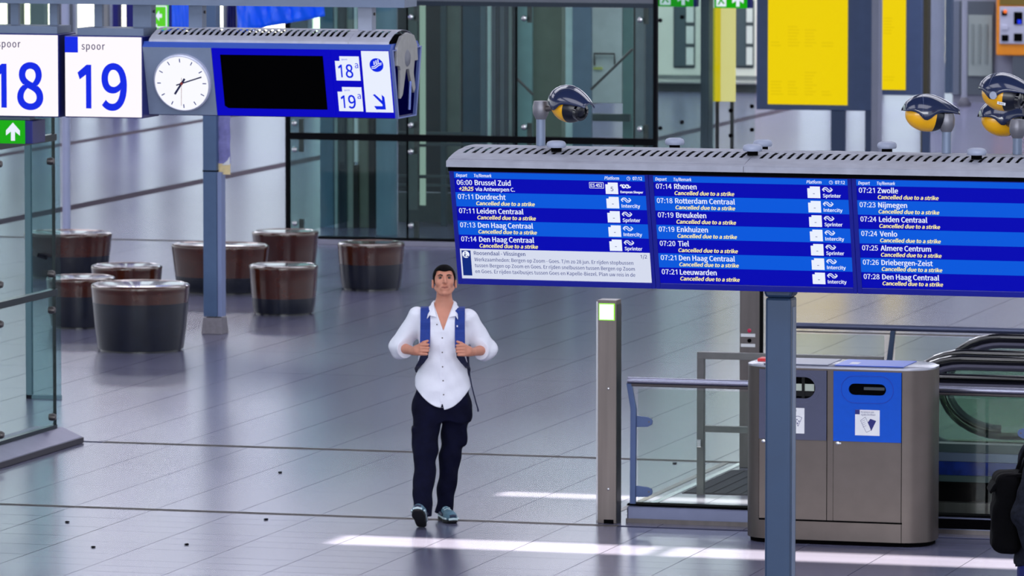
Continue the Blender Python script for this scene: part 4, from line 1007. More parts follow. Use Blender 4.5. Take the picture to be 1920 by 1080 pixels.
M_BGL = glass('barrier_glass', (240, 246, 242), .08)
for a, b in ((.045, 2.5), (2.52, LB)): MB().box(a, b, -.012, .0, .13, zr - .06).build('glass_pane', M_BGL, ba)
MB().box(-.02, LB, -.07, .08, 0.0, .115).build('plinth', mat('lilac_steel_plinth', (112, 118, 146), .3, .6, .06, 8), ba, bevel=.012)
MB().box(-.02, LB, -.06, .06, .118, .13).build('seal', M_DARK, ba)
MB().box(-.025, LB, -.076, -.07, .0, .03).build('skirting', M_STEELD, ba)
MB().box(2.0, LB, -.0755, -.07, .036, .105).build('skirting_dark', M_DARK, ba)
# rear railing
RBY = 45.75
r0, r1 = aty(1470, 610, RBY), aty(1960, 626, RBY); zq = aty(1600, 613, RBY).z
rb = thing('rear_railing', 'far steel railing with glass seen between the board and the bins', 'barrier', (r0.x, RBY, 0))
MB().tube([(0, 0, zq), (r1.x - r0.x + .4, 0, zq)], .024, 14).build('handrail', mat('dark_handrail', (84, 90, 116), .3, .7), rb, smooth=True)
MB().box(0, r1.x - r0.x + .4, -.008, .008, zq - .05, zq - .04).build('lower_wire', M_STEELD, rb)
for px_ in (1668, 1995):
    x = aty(px_, 650, RBY).x - r0.x
    MB().prism([(x - .02, 0), (x + .02, 0), (x + .02, zq - .25), (x + .045, zq - .02), (x + .01, zq - .02), (x - .02, zq - .25)], -.02, .02, 'y').build('post', M_POLEBLUE, rb, bevel=.003)
for a, b in ((0, 1440 and aty(1660, 650, RBY).x - r0.x - .01), (aty(1676, 650, RBY).x - r0.x + .01, r1.x - r0.x + .4)): MB().box(a, b, .0, .012, .1, zq - .06).build('glass_pane', M_BGL, rb)
MB().box(0, r1.x - r0.x + .4, -.04, .04, 0, .1).build('plinth', M_STEELD, rb)

# ---------------------------------------------------------------- escalators
M_ESG = glass('escalator_glass', (240, 247, 242), .06)
M_HR = mat('black_handrail', (6, 6, 10), .12, 0, coat=1); M_TRIM = mat('escalator_trim', (66, 66, 84), .4, .4)
def balustrade(parent, y, xn, zt, R, L):
    """handrail loop that returns round a big newel and runs flat to +x"""
    cz_ = zt - R; pts = [(L, y, zt)]
    N = 18
    sx = 1.25
    for i in range(N + 1):
        a = PI / 2 + PI * i / N; pts.append((xn + R * sx + R * sx * math.cos(a), y, cz_ + R * math.sin(a)))
    pts.append((xn + R * sx + .25, y, cz_ - R))
    MB().tube(pts, .030, 12).build('handrail', M_HR, parent, smooth=True)
    cxn = xn + R * sx
    inner = [(L, y, zt - .055)] + [(cxn + (R * sx - .06) * math.cos(PI / 2 + PI * i / N), y, cz_ + (R - .055) * math.sin(PI / 2 + PI * i / N)) for i in range(N + 1)]
    MB().tube(inner, .026, 8).build('handrail_guide', M_TRIM, parent, smooth=True)
    out = [(L, zt - .07)] + [(cxn + (R * sx - .08) * math.cos(PI / 2 + PI * i / N), cz_ + (R - .075) * math.sin(PI / 2 + PI * i / N)) for i in range(N + 1)] + [(L, cz_ - R + .075)]
    MB().prism(out, y - .005, y + .005, 'y').build('glass_pane', M_ESG, parent)
def escalator(ya, yb, xn, zt, lab, R=.37, L=5.0, first=True):
    t = thing('escalator', lab, 'escalator', (xn, ya, 0), 0, 'escalators')
    W = yb - ya
    for q in (0, W): balustrade(t, q, 0, zt, R, L)
    zs = zt - 2 * R + .02
    for qi, (q0, q1) in enumerate(((-.10, .10), (W - .10, W + .10))):
        full = first and qi == 0; zs = (zt - 2 * R + .02) if full else .10
        MB().prism([(.45, 0.02), (L, .02), (L, zs - .02), (.62, zs - .02), (.5, max(.03, zs - .08))], q0, q1, 'y').build('skirt', mat('escalator_skirt', (46, 58, 74), .35, .5), t, bevel=.006)
        MB().box(.6, L, q0 - .006, q1 + .006, zs - .02, zs).build('deck_cover', M_STEELD, t)
    MB().box(1.7, 2.2, .1, W - .1, .002, .012).build('landing_plate', mat('ribbed_landing', (98, 98, 106), .4, .6, .1, 60), t)
    for k in range(7): MB().box(2.22 + k * .38, 2.58 + k * .38, .12, W - .12, -.01, .014).build('step', mat('step_grey', (60, 62, 72), .5, .5), t)
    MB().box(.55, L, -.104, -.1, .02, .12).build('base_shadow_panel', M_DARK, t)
    return t
z1_ = aty(1800, 709, 42.0).z
eA = escalator(42.0, 43.35, -9.5, z1_, 'front escalator with black handrails, right behind the bins')
z2_ = aty(1800, 631, 45.0).z
eB = escalator(43.72, 45.0, -9.55, aty(1800, 631, 45.0).z, 'rear escalator whose black handrail loops highest, under the board', first=False)
pb_ = thing('escalator_kerb', 'stepped steel and blue kerb panels at the foot of the front escalator', 'kerb', (-9.3, 41.35, 0))
for z0_, z1_, y0_, m_ in ((.0, .05, 0, M_DARK), (.05, .16, .0, M_STEELD), (.16, .30, .06, M_DARK), (.30, .345, .03, mat('teal_band', (56, 70, 76), .4, .3)), (.345, .44, .04, mat('blue_film', (16, 38, 116), .25, .1, .35, 14)), (.44, .50, .05, mat('lavender_band', (92, 102, 130), .35, .4)), (.50, .56, .08, MATS['teal_band'])):
    MB().box(0, 3.4, y0_, .2, z0_, z1_ - .002).build('band', m_, pb_)

# ---------------------------------------------------------------- litter bins
p = atz(1390, 1016); q = atz(1745, 1026)
BX, BYb = p.x, p.y; BWd = q.x - p.x
bi = thing('litter_bin', 'double steel litter bin with a grey panel and a bright blue panel', 'litter bin', (BX, BYb, 0))
BHt = aty(1600, 693, BYb).z; BDp = .50; R = .2
def stad(w0, w1, d0, d1, R, n=8):
    pts = []
    for cx_, cy_, a0 in ((w1 - R, d0 + R, -PI / 2), (w1 - R, d1 - R, 0), (w0 + R, d1 - R, PI / 2), (w0 + R, d0 + R, PI)):
        for i in range(n + 1): a = a0 + PI / 2 * i / n; pts.append((cx_ + R * math.cos(a), cy_ + R * math.sin(a)))
    return pts
X = lambda px: aty(px, 850, BYb).x - BX
Z = lambda py, px=1620: aty(px, py, BYb).z
M_BIN = mat('bin_grey_steel', (94, 86, 84), .4, .7, .05, 8)
bmn = MB(); bmn.prism(stad(0, BWd, 0, BDp, R), .03, BHt, 'z'); bmn.build('body', M_BIN, bi, smooth=True)
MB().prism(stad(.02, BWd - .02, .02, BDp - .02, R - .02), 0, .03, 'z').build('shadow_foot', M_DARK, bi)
tp = MB(); o1, o2 = stad(0, BWd, 0, BDp, R), stad(.03, BWd - .03, .03, BDp - .03, R - .03)
tp.loft([[(x, y, BHt) for x, y in o1], [(x, y, BHt + .012) for x, y in o1], [(x, y, BHt + .022) for x, y in o2]]); tp.build('lid', mat('bin_lid', (168, 170, 184), .25, .6), bi, smooth=True)
MB().box(X(1563), X(1692), .02, BDp - .06, BHt + .021, BHt + .026).build('blue_lid_strip', mat('blue_lid', (8, 78, 204), .3), bi)
MB().box(X(1430), X(1550), .02, BDp - .06, BHt + .021, BHt + .026).build('grey_lid_strip', mat('grey_lid', (104, 110, 140), .3), bi)
MB().box(X(1408), X(1428), .18, .3, BHt + .0225, BHt + .04).build('red_lid_clip', mat('red_plastic', (214, 30, 40), .4), bi)
MB().box(X(1584), X(1600), .12, .22, BHt + .026, BHt + .028).build('lid_sticker', M_WHITEP, bi)
def binface(x0, x1, mt, name, slot_w, slot_h, cross, stick, lab):
    zt0, zb0, zd = Z(697), Z(828), Z(978)
    pn = MB(); cx_ = (x0 + x1) / 2; cz_ = Z(730)
    sw_, sh_ = slot_w / 2, slot_h / 2
    n = 10; hole = []
    for s_ in (1, -1):
        for i in range(n + 1):
            a = -PI / 2 + PI * i / n if s_ == 1 else PI / 2 + PI * i / n
            hole.append((cx_ + s_ * (sw_ - sh_) + sh_ * math.cos(a), cz_ + sh_ * math.sin(a)))
    # panel as a ring: rectangle outside, slot inside, matched by direction from the centre
    angs = sorted([2 * PI * i / 72 for i in range(72)] + [math.atan2(b_ - cz_, a_ - cx_) % (2 * PI) for a_, b_ in ((x0, zb0), (x0, zt0), (x1, zt0), (x1, zb0))])
    outer, hole = [], []
    for an_ in angs:
        c_, s_ = math.cos(an_), math.sin(an_)
        k_ = min((((x1 - cx_) if c_ > 0 else (cx_ - x0)) / (abs(c_) + 1e-9)), ((zt0 - cz_) if s_ > 0 else (cz_ - zb0)) / (abs(s_) + 1e-9))
        outer.append((cx_ + c_ * k_, cz_ + s_ * k_))
        lo_, hi_ = 0.0, .4
        for _ in range(24):
            md = (lo_ + hi_) / 2; qx, qz = max(abs(c_ * md) - (sw_ - sh_), 0), abs(s_ * md)
            if math.hypot(qx, qz) < sh_: lo_ = md
            else: hi_ = md
        hole.append((cx_ + c_ * lo_, cz_ + s_ * lo_))
    N = len(hole); vs = [(a, -.014, b) for a, b in outer] + [(a, -.014, b) for a, b in hole] + [(a, -.0005, b) for a, b in hole] + [(a, -.0005, b) for a, b in outer]
    fs = [(i, (i + 1) % N, N + (i + 1) % N, N + i) for i in range(N)] + [(N + i, N + (i + 1) % N, 2 * N + (i + 1) % N, 2 * N + i) for i in range(N)] + [(3 * N + i, 3 * N + (i + 1) % N, (i + 1) % N, i) for i in range(N)]
    pn.add(vs, fs)
    P_ = pn.build(name, mt, bi, smooth=False); tag(P_, lab)
    ins = MB(); poly(ins, hole, -.001); ins.build('opening', M_DARK, P_)
    rg_ = MB(); k_ = 1.42 if not cross else 1.2
    ringp = [(cx_ + s_ * (sw_ - sh_) * (1.0) + sh_ * 2.3 * math.cos(a) * (1 if not cross else .62), -.0145, cz_ + sh_ * (2.35 if not cross else 1.4) * math.sin(a)) for s_ in (1, -1) for a in [(-PI / 2 + PI * i / n if s_ == 1 else PI / 2 + PI * i / n) for i in range(n + 1)]]
    rg_.tube(ringp + ringp[:1], .0022, 6); rg_.build('embossed_ring', mat('ring_blue', (6, 60, 180), .3) if not cross else mat('ring_grey', (80, 86, 116), .3), P_)
    if cross:
        MB().box(cx_ + .06, cx_ + .08, -.006, -.003, cz_ - sh_, cz_ + sh_).build('cross_bar', M_BLACK, P_); 
        MB().box(cx_ - sw_, cx_ + sw_ * .9, -.0028, -.0022, cz_ - sh_ * .8, cz_ - sh_ * .35).build('cross_bar', M_BLACK, P_)
        MB().box(cx_ - sw_ + .01, cx_ + sw_ - .01, -.0022, -.0015, cz_ - sh_ * .3, cz_ + sh_ * .35).build('liner', mat('pale_liner', (170, 180, 168), .5), P_)
    else:
        MB().box(cx_ - sw_ * .2, cx_ + sw_ * .9, -.004, -.002, cz_ - sh_ * .1, cz_ + sh_ * .4).build('flap', mat('flap_grey', (44, 54, 64), .4), P_)
    a, b = stick
    sk = MB().box(a, b, -.0165, -.0145, Z(816), Z(768)).build('sticker', M_WHITEP, P_)
    return P_, cx_, (a, b), sk
x0, x1 = X(1563), X(1690)
M_BBLUE = mat('bright_blue_panel', (0, 80, 196), .55, 0, .03, spec=.25); M_BGREY = mat('slate_panel', (62, 66, 94), .35, .1, .04)
P_, cx_, (sa, sb), sk = binface(x0, x1, M_BBLUE, 'blue_panel', .258, .078, False, (X(1604), X(1650)), 'bright blue panel')
dk = MB(); INK = mat('ink_navy', (14, 20, 110), .5); Wd = sb - sa; zt_ = Z(768); hh = Z(768) - Z(816)
quad(dk, sa, sa + Wd * .19, zt_ - hh * .18, zt_, -.017)
text(dk, 'Kranten en', sa + Wd * .24, zt_ - hh * .12, hh * .07, y=-.017, bold=.0, width=Wd * .52)
text(dk, 'tijdschriften', sa + Wd * .24, zt_ - hh * .22, hh * .07, y=-.017, bold=.0, width=Wd * .58)
U = lambda a, b: (sa + Wd * a, zt_ - hh * b)
stroke(dk, [U(.22, .42), U(.42, .28), U(.66, .78), U(.46, .88), U(.22, .42)], .0022, -.017)
for k_ in (.1, .25, .4, .55): stroke(dk, [U(.26 + k_ * .1, .45 + k_ * .5 - .05), U(.40 + k_ * .1, .38 + k_ * .5 - .05)], .0016, -.017)
poly(dk, [U(.52, .48), U(.62, .34), U(.86, .42), U(.66, .82)], -.017); dk.build('pictogram', INK, sk)
x0b, x1b = X(1424), X(1550)
P2_, cx2, (sa, sb), sk = binface(x0b, x1b, M_BGREY, 'grey_panel', .31, .145, True, (X(1463), X(1509)), 'slate grey panel')
dk = MB(); Wd = sb - sa
text(dk, 'Restafval', sa + Wd * .24, zt_ - hh * .14, hh * .07, y=-.017, bold=.0, width=Wd * .44)
U = lambda a, b: (sa + Wd * a, zt_ - hh * b)
quad(dk, sa, sa + Wd * .19, zt_ - hh * .18, zt_, -.017)
stroke(dk, [U(.58, .34), U(.76, .32), U(.9, .38), U(.74, .72), U(.58, .34)], .003, -.017)
for a_, b_ in ((.7, .46), (.78, .52), (.73, .6)): disc(dk, *U(a_, b_), .0045, -.017, 10)
poly(dk, [U(.5, .78), U(.6, .74), U(.66, .82), U(.56, .88)], -.017)
stroke(dk, [U(.15, .6), U(.3, .5), U(.42, .7), U(.2, .8), U(.15, .6)], .003, -.017)
dk.build('pictogram', INK, sk)
for a, b in ((x0, x1), (x0b, x1b)):
    dr = MB().box(a, b, -.006, -.0005, Z(977), Z(829)).build('door', M_BIN, bi)
    MB().box(a - .003, a, -.004, .0, Z(980), Z(697)).build('seam', M_DARK, bi); MB().box(b, b + .003, -.004, .0, Z(980), Z(697)).build('seam', M_DARK, bi)
    lk = MB(); lk.lathe([(.012, 0), (.012, .012), (.001, .014)], 14, (a + .03, -.006, Z(829) - .012), axis='y'); lk.box(a + .03, a + .055, -.016, -.01, Z(829) - .016, Z(829) - .006); lk.build('lock', M_CHROME, dr)
MB().box(X(1424), X(1692), -.003, 0, Z(981), Z(978)).build('seam', M_DARK, bi)
MB().box(X(1690) + .001, X(1690) + .004, -.003, .0, .03, Z(981)).build('seam', M_DARK, bi)

# ---------------------------------------------------------------- people: smooth shapes meshed from distance fields
def smin(a, b, k):
    h = np.clip(.5 + .5 * (b - a) / k, 0, 1); return b + (a - b) * h - k * h * (1 - h)
def capsule(P, a, b, ra, rb):
    a, b = np.array(a, np.float32), np.array(b, np.float32); ab = b - a
    t = np.clip(((P - a) @ ab) / max(float(ab @ ab), 1e-9), 0, 1)
    return np.linalg.norm(P - a - t[:, None] * ab, axis=1) - (ra + (rb - ra) * t)
def ellipsoid(P, c, r, rot=None):
    Q = P - np.array(c, np.float32)
    if rot is not None: Q = Q @ np.array(rot, np.float32)
    r = np.array(r, np.float32); k0 = np.linalg.norm(Q / r, axis=1); k1 = np.linalg.norm(Q / (r * r), axis=1)
    return k0 * (k0 - 1) / np.maximum(k1, 1e-6)
def rbox(P, c, h, r):
    q = np.abs(P - np.array(c, np.float32)) - (np.array(h, np.float32) - r)
    return np.linalg.norm(np.maximum(q, 0), axis=1) + np.minimum(q.max(axis=1), 0) - r
def column_sdf(P, keys):
    """vertical loft; keys = (z, cx, cy, rx, ry) bottom to top"""
    z = P[:, 2]; K = np.array(keys, np.float32)
    cx, cy, rx, ry = (np.interp(z, K[:, 0], K[:, i]) for i in (1, 2, 3, 4))
    u = np.stack([(P[:, 0] - cx) / rx, (P[:, 1] - cy) / ry], 1); n = (np.abs(u) ** 2.4).sum(1) ** (1 / 2.4)
    d = (n - 1) * np.minimum(rx, ry)
    return np.maximum(d, np.maximum(K[0, 0] - z, z - K[-1, 0]))
def mesh_sdf(f, lo, hi, h):
    lo = np.array(lo, float); n = np.ceil((np.array(hi) - lo) / h).astype(int) + 1
    B = 8; nb = (n + B - 1) // B; n = nb * B + 1
    V = np.full(tuple(n), 1.0, np.float32)
    bi_ = np.stack(np.meshgrid(*[np.arange(k) for k in nb], indexing='ij'), -1).reshape(-1, 3)
    c = (lo + (bi_ * B + B / 2) * h).astype(np.float32); d = f(c); R = B * h * .5 * 1.733
    V_ = V
    for (i, j, k), dd in zip(bi_[d < -R * 1.35], d[d < -R * 1.35]): V_[i * B:i * B + B + 1, j * B:j * B + B + 1, k * B:k * B + B + 1] = -1
    act = bi_[np.abs(d) <= R * 1.35]
    g = np.stack(np.meshgrid(*[np.arange(B + 1)] * 3, indexing='ij'), -1).reshape(-1, 3)
    for s in range(0, len(act), 400):
        a = act[s:s + 400]; idx = (a[:, None, :] * B + g[None]).reshape(-1, 3)
        V[idx[:, 0], idx[:, 1], idx[:, 2]] = f((lo + idx * h).astype(np.float32))
    inside = V < 0
    m = [k - 1 for k in V.shape]; acc = np.zeros(m + [3], np.float32); cnt = np.zeros(m, np.float32)
    offs = [(0, 0, 0), (1, 0, 0), (0, 1, 0), (1, 1, 0), (0, 0, 1), (1, 0, 1), (0, 1, 1), (1, 1, 1)]
    csum = sum(inside[o[0]:o[0] + m[0], o[1]:o[1] + m[1], o[2]:o[2] + m[2]].astype(np.int8) for o in offs)
    cell = (csum > 0) & (csum < 8); ci = np.argwhere(cell); vid = np.full(m, -1, np.int64); vid[cell] = np.arange(len(ci))
    pos = np.zeros((len(ci), 3)); cn = np.zeros(len(ci))
    for p in range(8):
        for ax in range(3):
            if offs[p][ax]: continue
            o = np.array(offs[p]); e = o.copy(); e[ax] = 1
            va = V[tuple((ci + o).T)]; vb = V[tuple((ci + e).T)]; cr = (va < 0) != (vb < 0)
            t = np.where(cr, va / np.where(cr, va - vb, 1), 0)
            q_ = np.tile(o.astype(float), (len(ci), 1)); q_[:, ax] += t
            pos[cr] += q_[cr]; cn[cr] += 1
    pos = lo + (ci + pos / np.maximum(cn, 1)[:, None]) * h
    faces = []
    for ax in range(3):
        u_, v_ = (ax + 1) % 3, (ax + 2) % 3
        sl0 = [slice(None)] * 3; sl1 = [slice(None)] * 3; sl0[ax] = slice(0, -1); sl1[ax] = slice(1, None)
        a, b = inside[tuple(sl0)], inside[tuple(sl1)]
        E_ = np.argwhere(a != b); E_ = E_[(E_[:, u_] > 0) & (E_[:, v_] > 0) & (E_[:, u_] < m[u_]) & (E_[:, v_] < m[v_])]
        fl = a[tuple(E_.T)]; du, dv = np.eye(3, dtype=int)[u_], np.eye(3, dtype=int)[v_]
        q_ = np.stack([vid[tuple((E_ - du - dv).T)], vid[tuple((E_ - dv).T)], vid[tuple(E_.T)], vid[tuple((E_ - du).T)]], 1)
        q_[~fl] = q_[~fl][:, ::-1]; faces.append(q_)
    F = np.concatenate(faces); F = F[(F >= 0).all(1)]
    return pos, F
def sdf_obj(name, f, lo, hi, h, m, parent):
    v, F = mesh_sdf(f, lo, hi, h)
    me = bpy.data.meshes.new(name); me.vertices.add(len(v)); me.vertices.foreach_set('co', v.astype(np.float32).ravel())
    me.loops.add(F.size); me.loops.foreach_set('vertex_index', F.astype(np.int32).ravel())
    me.polygons.add(len(F)); me.polygons.foreach_set('loop_start', np.arange(0, F.size, 4, dtype=np.int32)); me.polygons.foreach_set('loop_total', np.full(len(F), 4, np.int32))
    me.update(calc_edges=True); me.validate(); me.polygons.foreach_set('use_smooth', [True] * len(me.polygons)); me.materials.append(m)
    o = bpy.data.objects.new(name, me); COL.objects.link(o); o.parent = parent; return o
def wrinkle(P, amp, s=1.0):
    x, y, z = P[:, 0] * s, P[:, 1] * s, P[:, 2] * s
    return amp * (np.sin(38 * z + 14 * x + 5 * np.sin(9 * x + 6 * y)) * .5 + np.sin(23 * x - 17 * z + 12 * y + 3 * np.sin(11 * z)) * .35 + np.sin(61 * z - 31 * x + 19 * y) * .2)
def rotx(a): c, s = math.cos(a), math.sin(a); return np.array([[1, 0, 0], [0, c, -s], [0, s, c]], np.float32)
def rotz(a): c, s = math.cos(a), math.sin(a); return np.array([[c, -s, 0], [s, c, 0], [0, 0, 1]], np.float32)

M_SKIN = mat('skin', (206, 140, 116), .5, 0, .04, 30); M_HAIR = mat('dark_hair', (6, 5, 8), .8, 0, .2, 60, .4, 200, spec=.1)
M_SHIRT = mat('white_shirt_cloth', (236, 238, 250), .8, 0, .015, 20, .25, 26); M_TROU = mat('navy_trouser_cloth', (7, 9, 34), .9, 0, .25, 14, .5, 30, spec=.15)
M_EYEW = mat('shaded_eye_white', (120, 104, 98), .4); M_IRIS = mat('dark_iris', (20, 12, 10), .3); M_BROW = mat('brow_hair', (30, 16, 14), .7); M_LIP = mat('lip', (150, 80, 72), .5)  # eye white darkened: shade of the deep-set sockets put into its colour

def head_fn(HC, HR):
    """head distance field; HC centre, HR rotation (local -> figure); local: -y is the face, z up"""
    HCf = np.array(HC, np.float32)
    def loc(P): return (P - HCf) @ HR                       # figure -> local
    def fn(P):
        Q = loc(P)
        d = ellipsoid(Q, (0, .018, .036), (.074, .094, .082))
        d = smin(d, ellipsoid(Q, (0, -.030, -.005), (.064, .062, .080)), .02)
        d = smin(d, ellipsoid(Q, (0, -.036, -.068), (.046, .050, .038)), .022)
        d = smin(d, ellipsoid(Q, (0, -.062, -.096), (.024, .026, .018)), .014)
        for s in (-1, 1):
            d = smin(d, capsule(Q, (s * .056, .0, -.045), (s * .030, -.052, -.088), .016, .014), .018)       # jaw edge
            d = smin(d, ellipsoid(Q, (s * .040, -.060, -.022), (.020, .022, .018)), .016)                   # cheek
        d = smin(d, capsule(Q, (-.036, -.078, .030), (.036, -.078, .030), .012, .012), .014)                 # brow ridge
        for s in (-1, 1): d = -smin(-d, ellipsoid(Q, (s * .031, -.098, .010), (.019, .014, .011)), .010)      # sockets
        d = smin(d, capsule(Q, (0, -.088, .020), (0, -.112, -.024), .007, .0125), .008)                      # nose
        for s in (-1, 1): d = smin(d, ellipsoid(Q, (s * .012, -.104, -.028), (.0085, .010, .008)), .005)
        d = smin(d, ellipsoid(Q, (0, -.076, -.060), (.034, .022, .022)), .012)
        d = np.maximum(d, -capsule(Q, (-.025, -.100, -.0595), (.025, -.100, -.0595), .0032, .0032))
        for s in (-1, 1):
            ear = ellipsoid(Q, (s * .080, .014, -.012), (.010, .020, .033)); ear = np.maximum(ear, -ellipsoid(Q, (s * .089, .010, -.008), (.006, .012, .02)))
            d = smin(d, ear, .006)
        return d
    return fn, loc
def hair_fn(loc):
    def fn(P):
        Q = loc(P)
        d = ellipsoid(Q, (0, .019, .040), (.080, .100, .086)); d = smin(d, ellipsoid(Q, (0, -.020, .030), (.071, .066, .066)), .02)
        x, y, z = Q.T
        hl = .062 - .010 * np.cos(np.clip(np.abs(x) / .05, 0, 1) * PI) * .6 - .55 * np.maximum(0, np.abs(x) - .050)   # hairline height on the forehead
        low = np.where(y < .0, hl + .0 * y, np.interp(y, [0, .012, .03, .12], [-.005, .0, -.02, -.06]))
        front = np.where(np.abs(x) > .058, np.interp(y, [-.055, -.035, -.02, .0], [.06, .03, -.0, -.02]), hl)
        cut = np.where(y < .0, np.maximum(front, -.02), low)
        return np.maximum(d, (cut - z) * .8)
    return fn
def face_parts(parent, HC, HR, brow=True):
    HRm = Matrix([[float(v) for v in r] for r in HR]).to_4x4()
    T = Matrix.Translation(HC) @ HRm
    for s in (-1, 1):
        e = MB(); e.ball((s * .031, -.078, .010), .0125, .0125, .0085, 14, 10); o = e.build('eye', M_EYEW, parent, smooth=True); o.matrix_local = T
        i_ = MB(); i_.ball((s * .030, -.0885, .0105), .0062, .003, .0062, 12, 8); q_ = i_.build('iris', M_IRIS, o, smooth=True)
        b = MB(); b.tube([(s * .014, -.0905, .026), (s * .03, -.0915, .0305), (s * .048, -.082, .027)], [.0044, .005, .0025], 8); q_ = b.build('eyebrow', M_BROW, parent, smooth=True); q_.matrix_local = T
        l = MB(); l.tube([(s * .016, -.0895, .0175), (s * .031, -.0915, .0195), (s * .046, -.082, .0155)], [.0018, .0026, .0015], 8); q_ = l.build('eyelid', mat('eyelid_skin', (140, 84, 66), .6), parent, smooth=True); q_.matrix_local = T
    l = MB(); l.tube([(-.027, -.0905, -.0585), (-.012, -.0985, -.0562), (0, -.0995, -.0572), (.012, -.0985, -.0562), (.027, -.0905, -.0585)], [.0008, .0026, .0026, .0026, .0008], 8)
    l.tube([(-.022, -.0925, -.0625), (0, -.0985, -.0645), (.022, -.0925, -.0625)], [.0008, .0032, .0008], 8)
    q_ = l.build('lips', M_LIP, parent, smooth=True); q_.matrix_local = T

def hand_fn(W, Kn, s, curl_in):
    """fist closed round a vertical strap; W wrist, Kn knuckle-row centre, s = side of the body (-1 / +1); fingers run to the body's middle"""
    W, Kn = np.array(W), np.array(Kn)
    def fn(P):
        d = capsule(P, W, (W + Kn) / 2, .026, .032)
        for k in range(4):
            z = (1.5 - k) * .0205
            mc = Kn + np.array([0, .004, z]); d = smin(d, capsule(P, (W + (Kn - W) * .35 + np.array([0, 0, z * .5])), mc, .018, .0135), .014)
        return d
    def fingers(P):
        d = None
        for k in range(4):
            z = (1.5 - k) * .0215; L_ = (.046, .050, .047, .038)[k]
            a = Kn + np.array([0, -.002, z]); b = a + np.array([-s * L_, -.010, .0]); c = b + np.array([-s * .004, .030, -.001]); e = c + np.array([s * .022, .010, 0])
            f_ = np.minimum(capsule(P, a, b, .0112, .0100), np.minimum(capsule(P, b, c, .0098, .0088), capsule(P, c, e, .0088, .0078)))
            d = f_ if d is None else np.minimum(d, f_)
        t0 = Kn + np.array([s * .018, .018, .018]); t1 = Kn + np.array([-s * .020, .012, .046]); t2 = Kn + np.array([-s * .046, .000, .058])
        th = smin(capsule(P, t0, t1, .014, .0115), capsule(P, t1, t2, .011, .0095), .004)
        return np.minimum(d, th)
    return lambda P: smin(fn(P), fingers(P), .005)

# ---- walking man
mp = atz(833, 975)
man = thing('person', 'man walking, white shirt with rolled sleeves and navy trousers, both hands on his backpack straps', 'person', (mp.x, mp.y, 0), YAW)
HC = (.002, -.030, 1.668); HRT = rotz(math.radians(3)) @ rotx(math.radians(-17))
hf, hloc = head_fn(HC, HRT)
HK_L, HK_R = (-.158, -.200, 1.214), (.140, -.200, 1.208)     # knuckle rows (image left / right)
WR_L, WR_R = (-.212, -.135, 1.195), (.196, -.135, 1.188)
EL_L, EL_R = (-.305, .050, 1.205), (.292, .050, 1.190)
SH_L, SH_R = (-.185, .0, 1.425), (.165, .0, 1.415)
torso = [(.86, -.012, .01, .150, .100), (1.0, -.01, .01, .140, .098), (1.12, -.01, .005, .148, .104), (1.28, -.01, .0, .165, .112), (1.38, -.01, .0, .162, .106), (1.45, -.008, .008, .12, .082), (1.50, -.004, .012, .075, .062), (1.53, 0, .012, .05, .05)]
h1f, h2f = hand_fn(WR_L, HK_L, -1, 1), hand_fn(WR_R, HK_R, 1, 1)
HIP_L, KN_L, AN_L = (-.095, .0, .88), (-.128, -.150, .49), (-.150, -.385, .13)
HIP_R, KN_R, AN_R = (.070, .0, .88), (.050, .0, .48), (-.005, .01, .10)
def body_f(P):
    d = column_sdf(P, torso)
    d = smin(d, capsule(P, (0, .012, 1.47), (.001, .0, 1.585), .060, .053), .03)
    d = smin(d, hf(P), .016)
    for sh, el, wr in ((SH_L, EL_L, WR_L), (SH_R, EL_R, WR_R)):
        d = smin(d, capsule(P, sh, el, .052, .040), .04); d = smin(d, capsule(P, el, wr, .042, .027), .012)
    d = smin(d, h1f(P), .008); d = smin(d, h2f(P), .008)
    for h_, k_, a_ in ((HIP_L, KN_L, AN_L), (HIP_R, KN_R, AN_R)):
        d = smin(d, capsule(P, h_, k_, .078, .05), .04); d = smin(d, capsule(P, k_, a_, .05, .034), .02)
    return d
bdy = sdf_obj('body', body_f, (-.40, -.46, .06), (.40, .16, 1.80), .0048, M_SKIN, man)
face_parts(man, HC, HRT)
sdf_obj('hair', hair_fn(hloc), (-.12, -.18, 1.55), (.12, .12, 1.80), .004, M_HAIR, man)
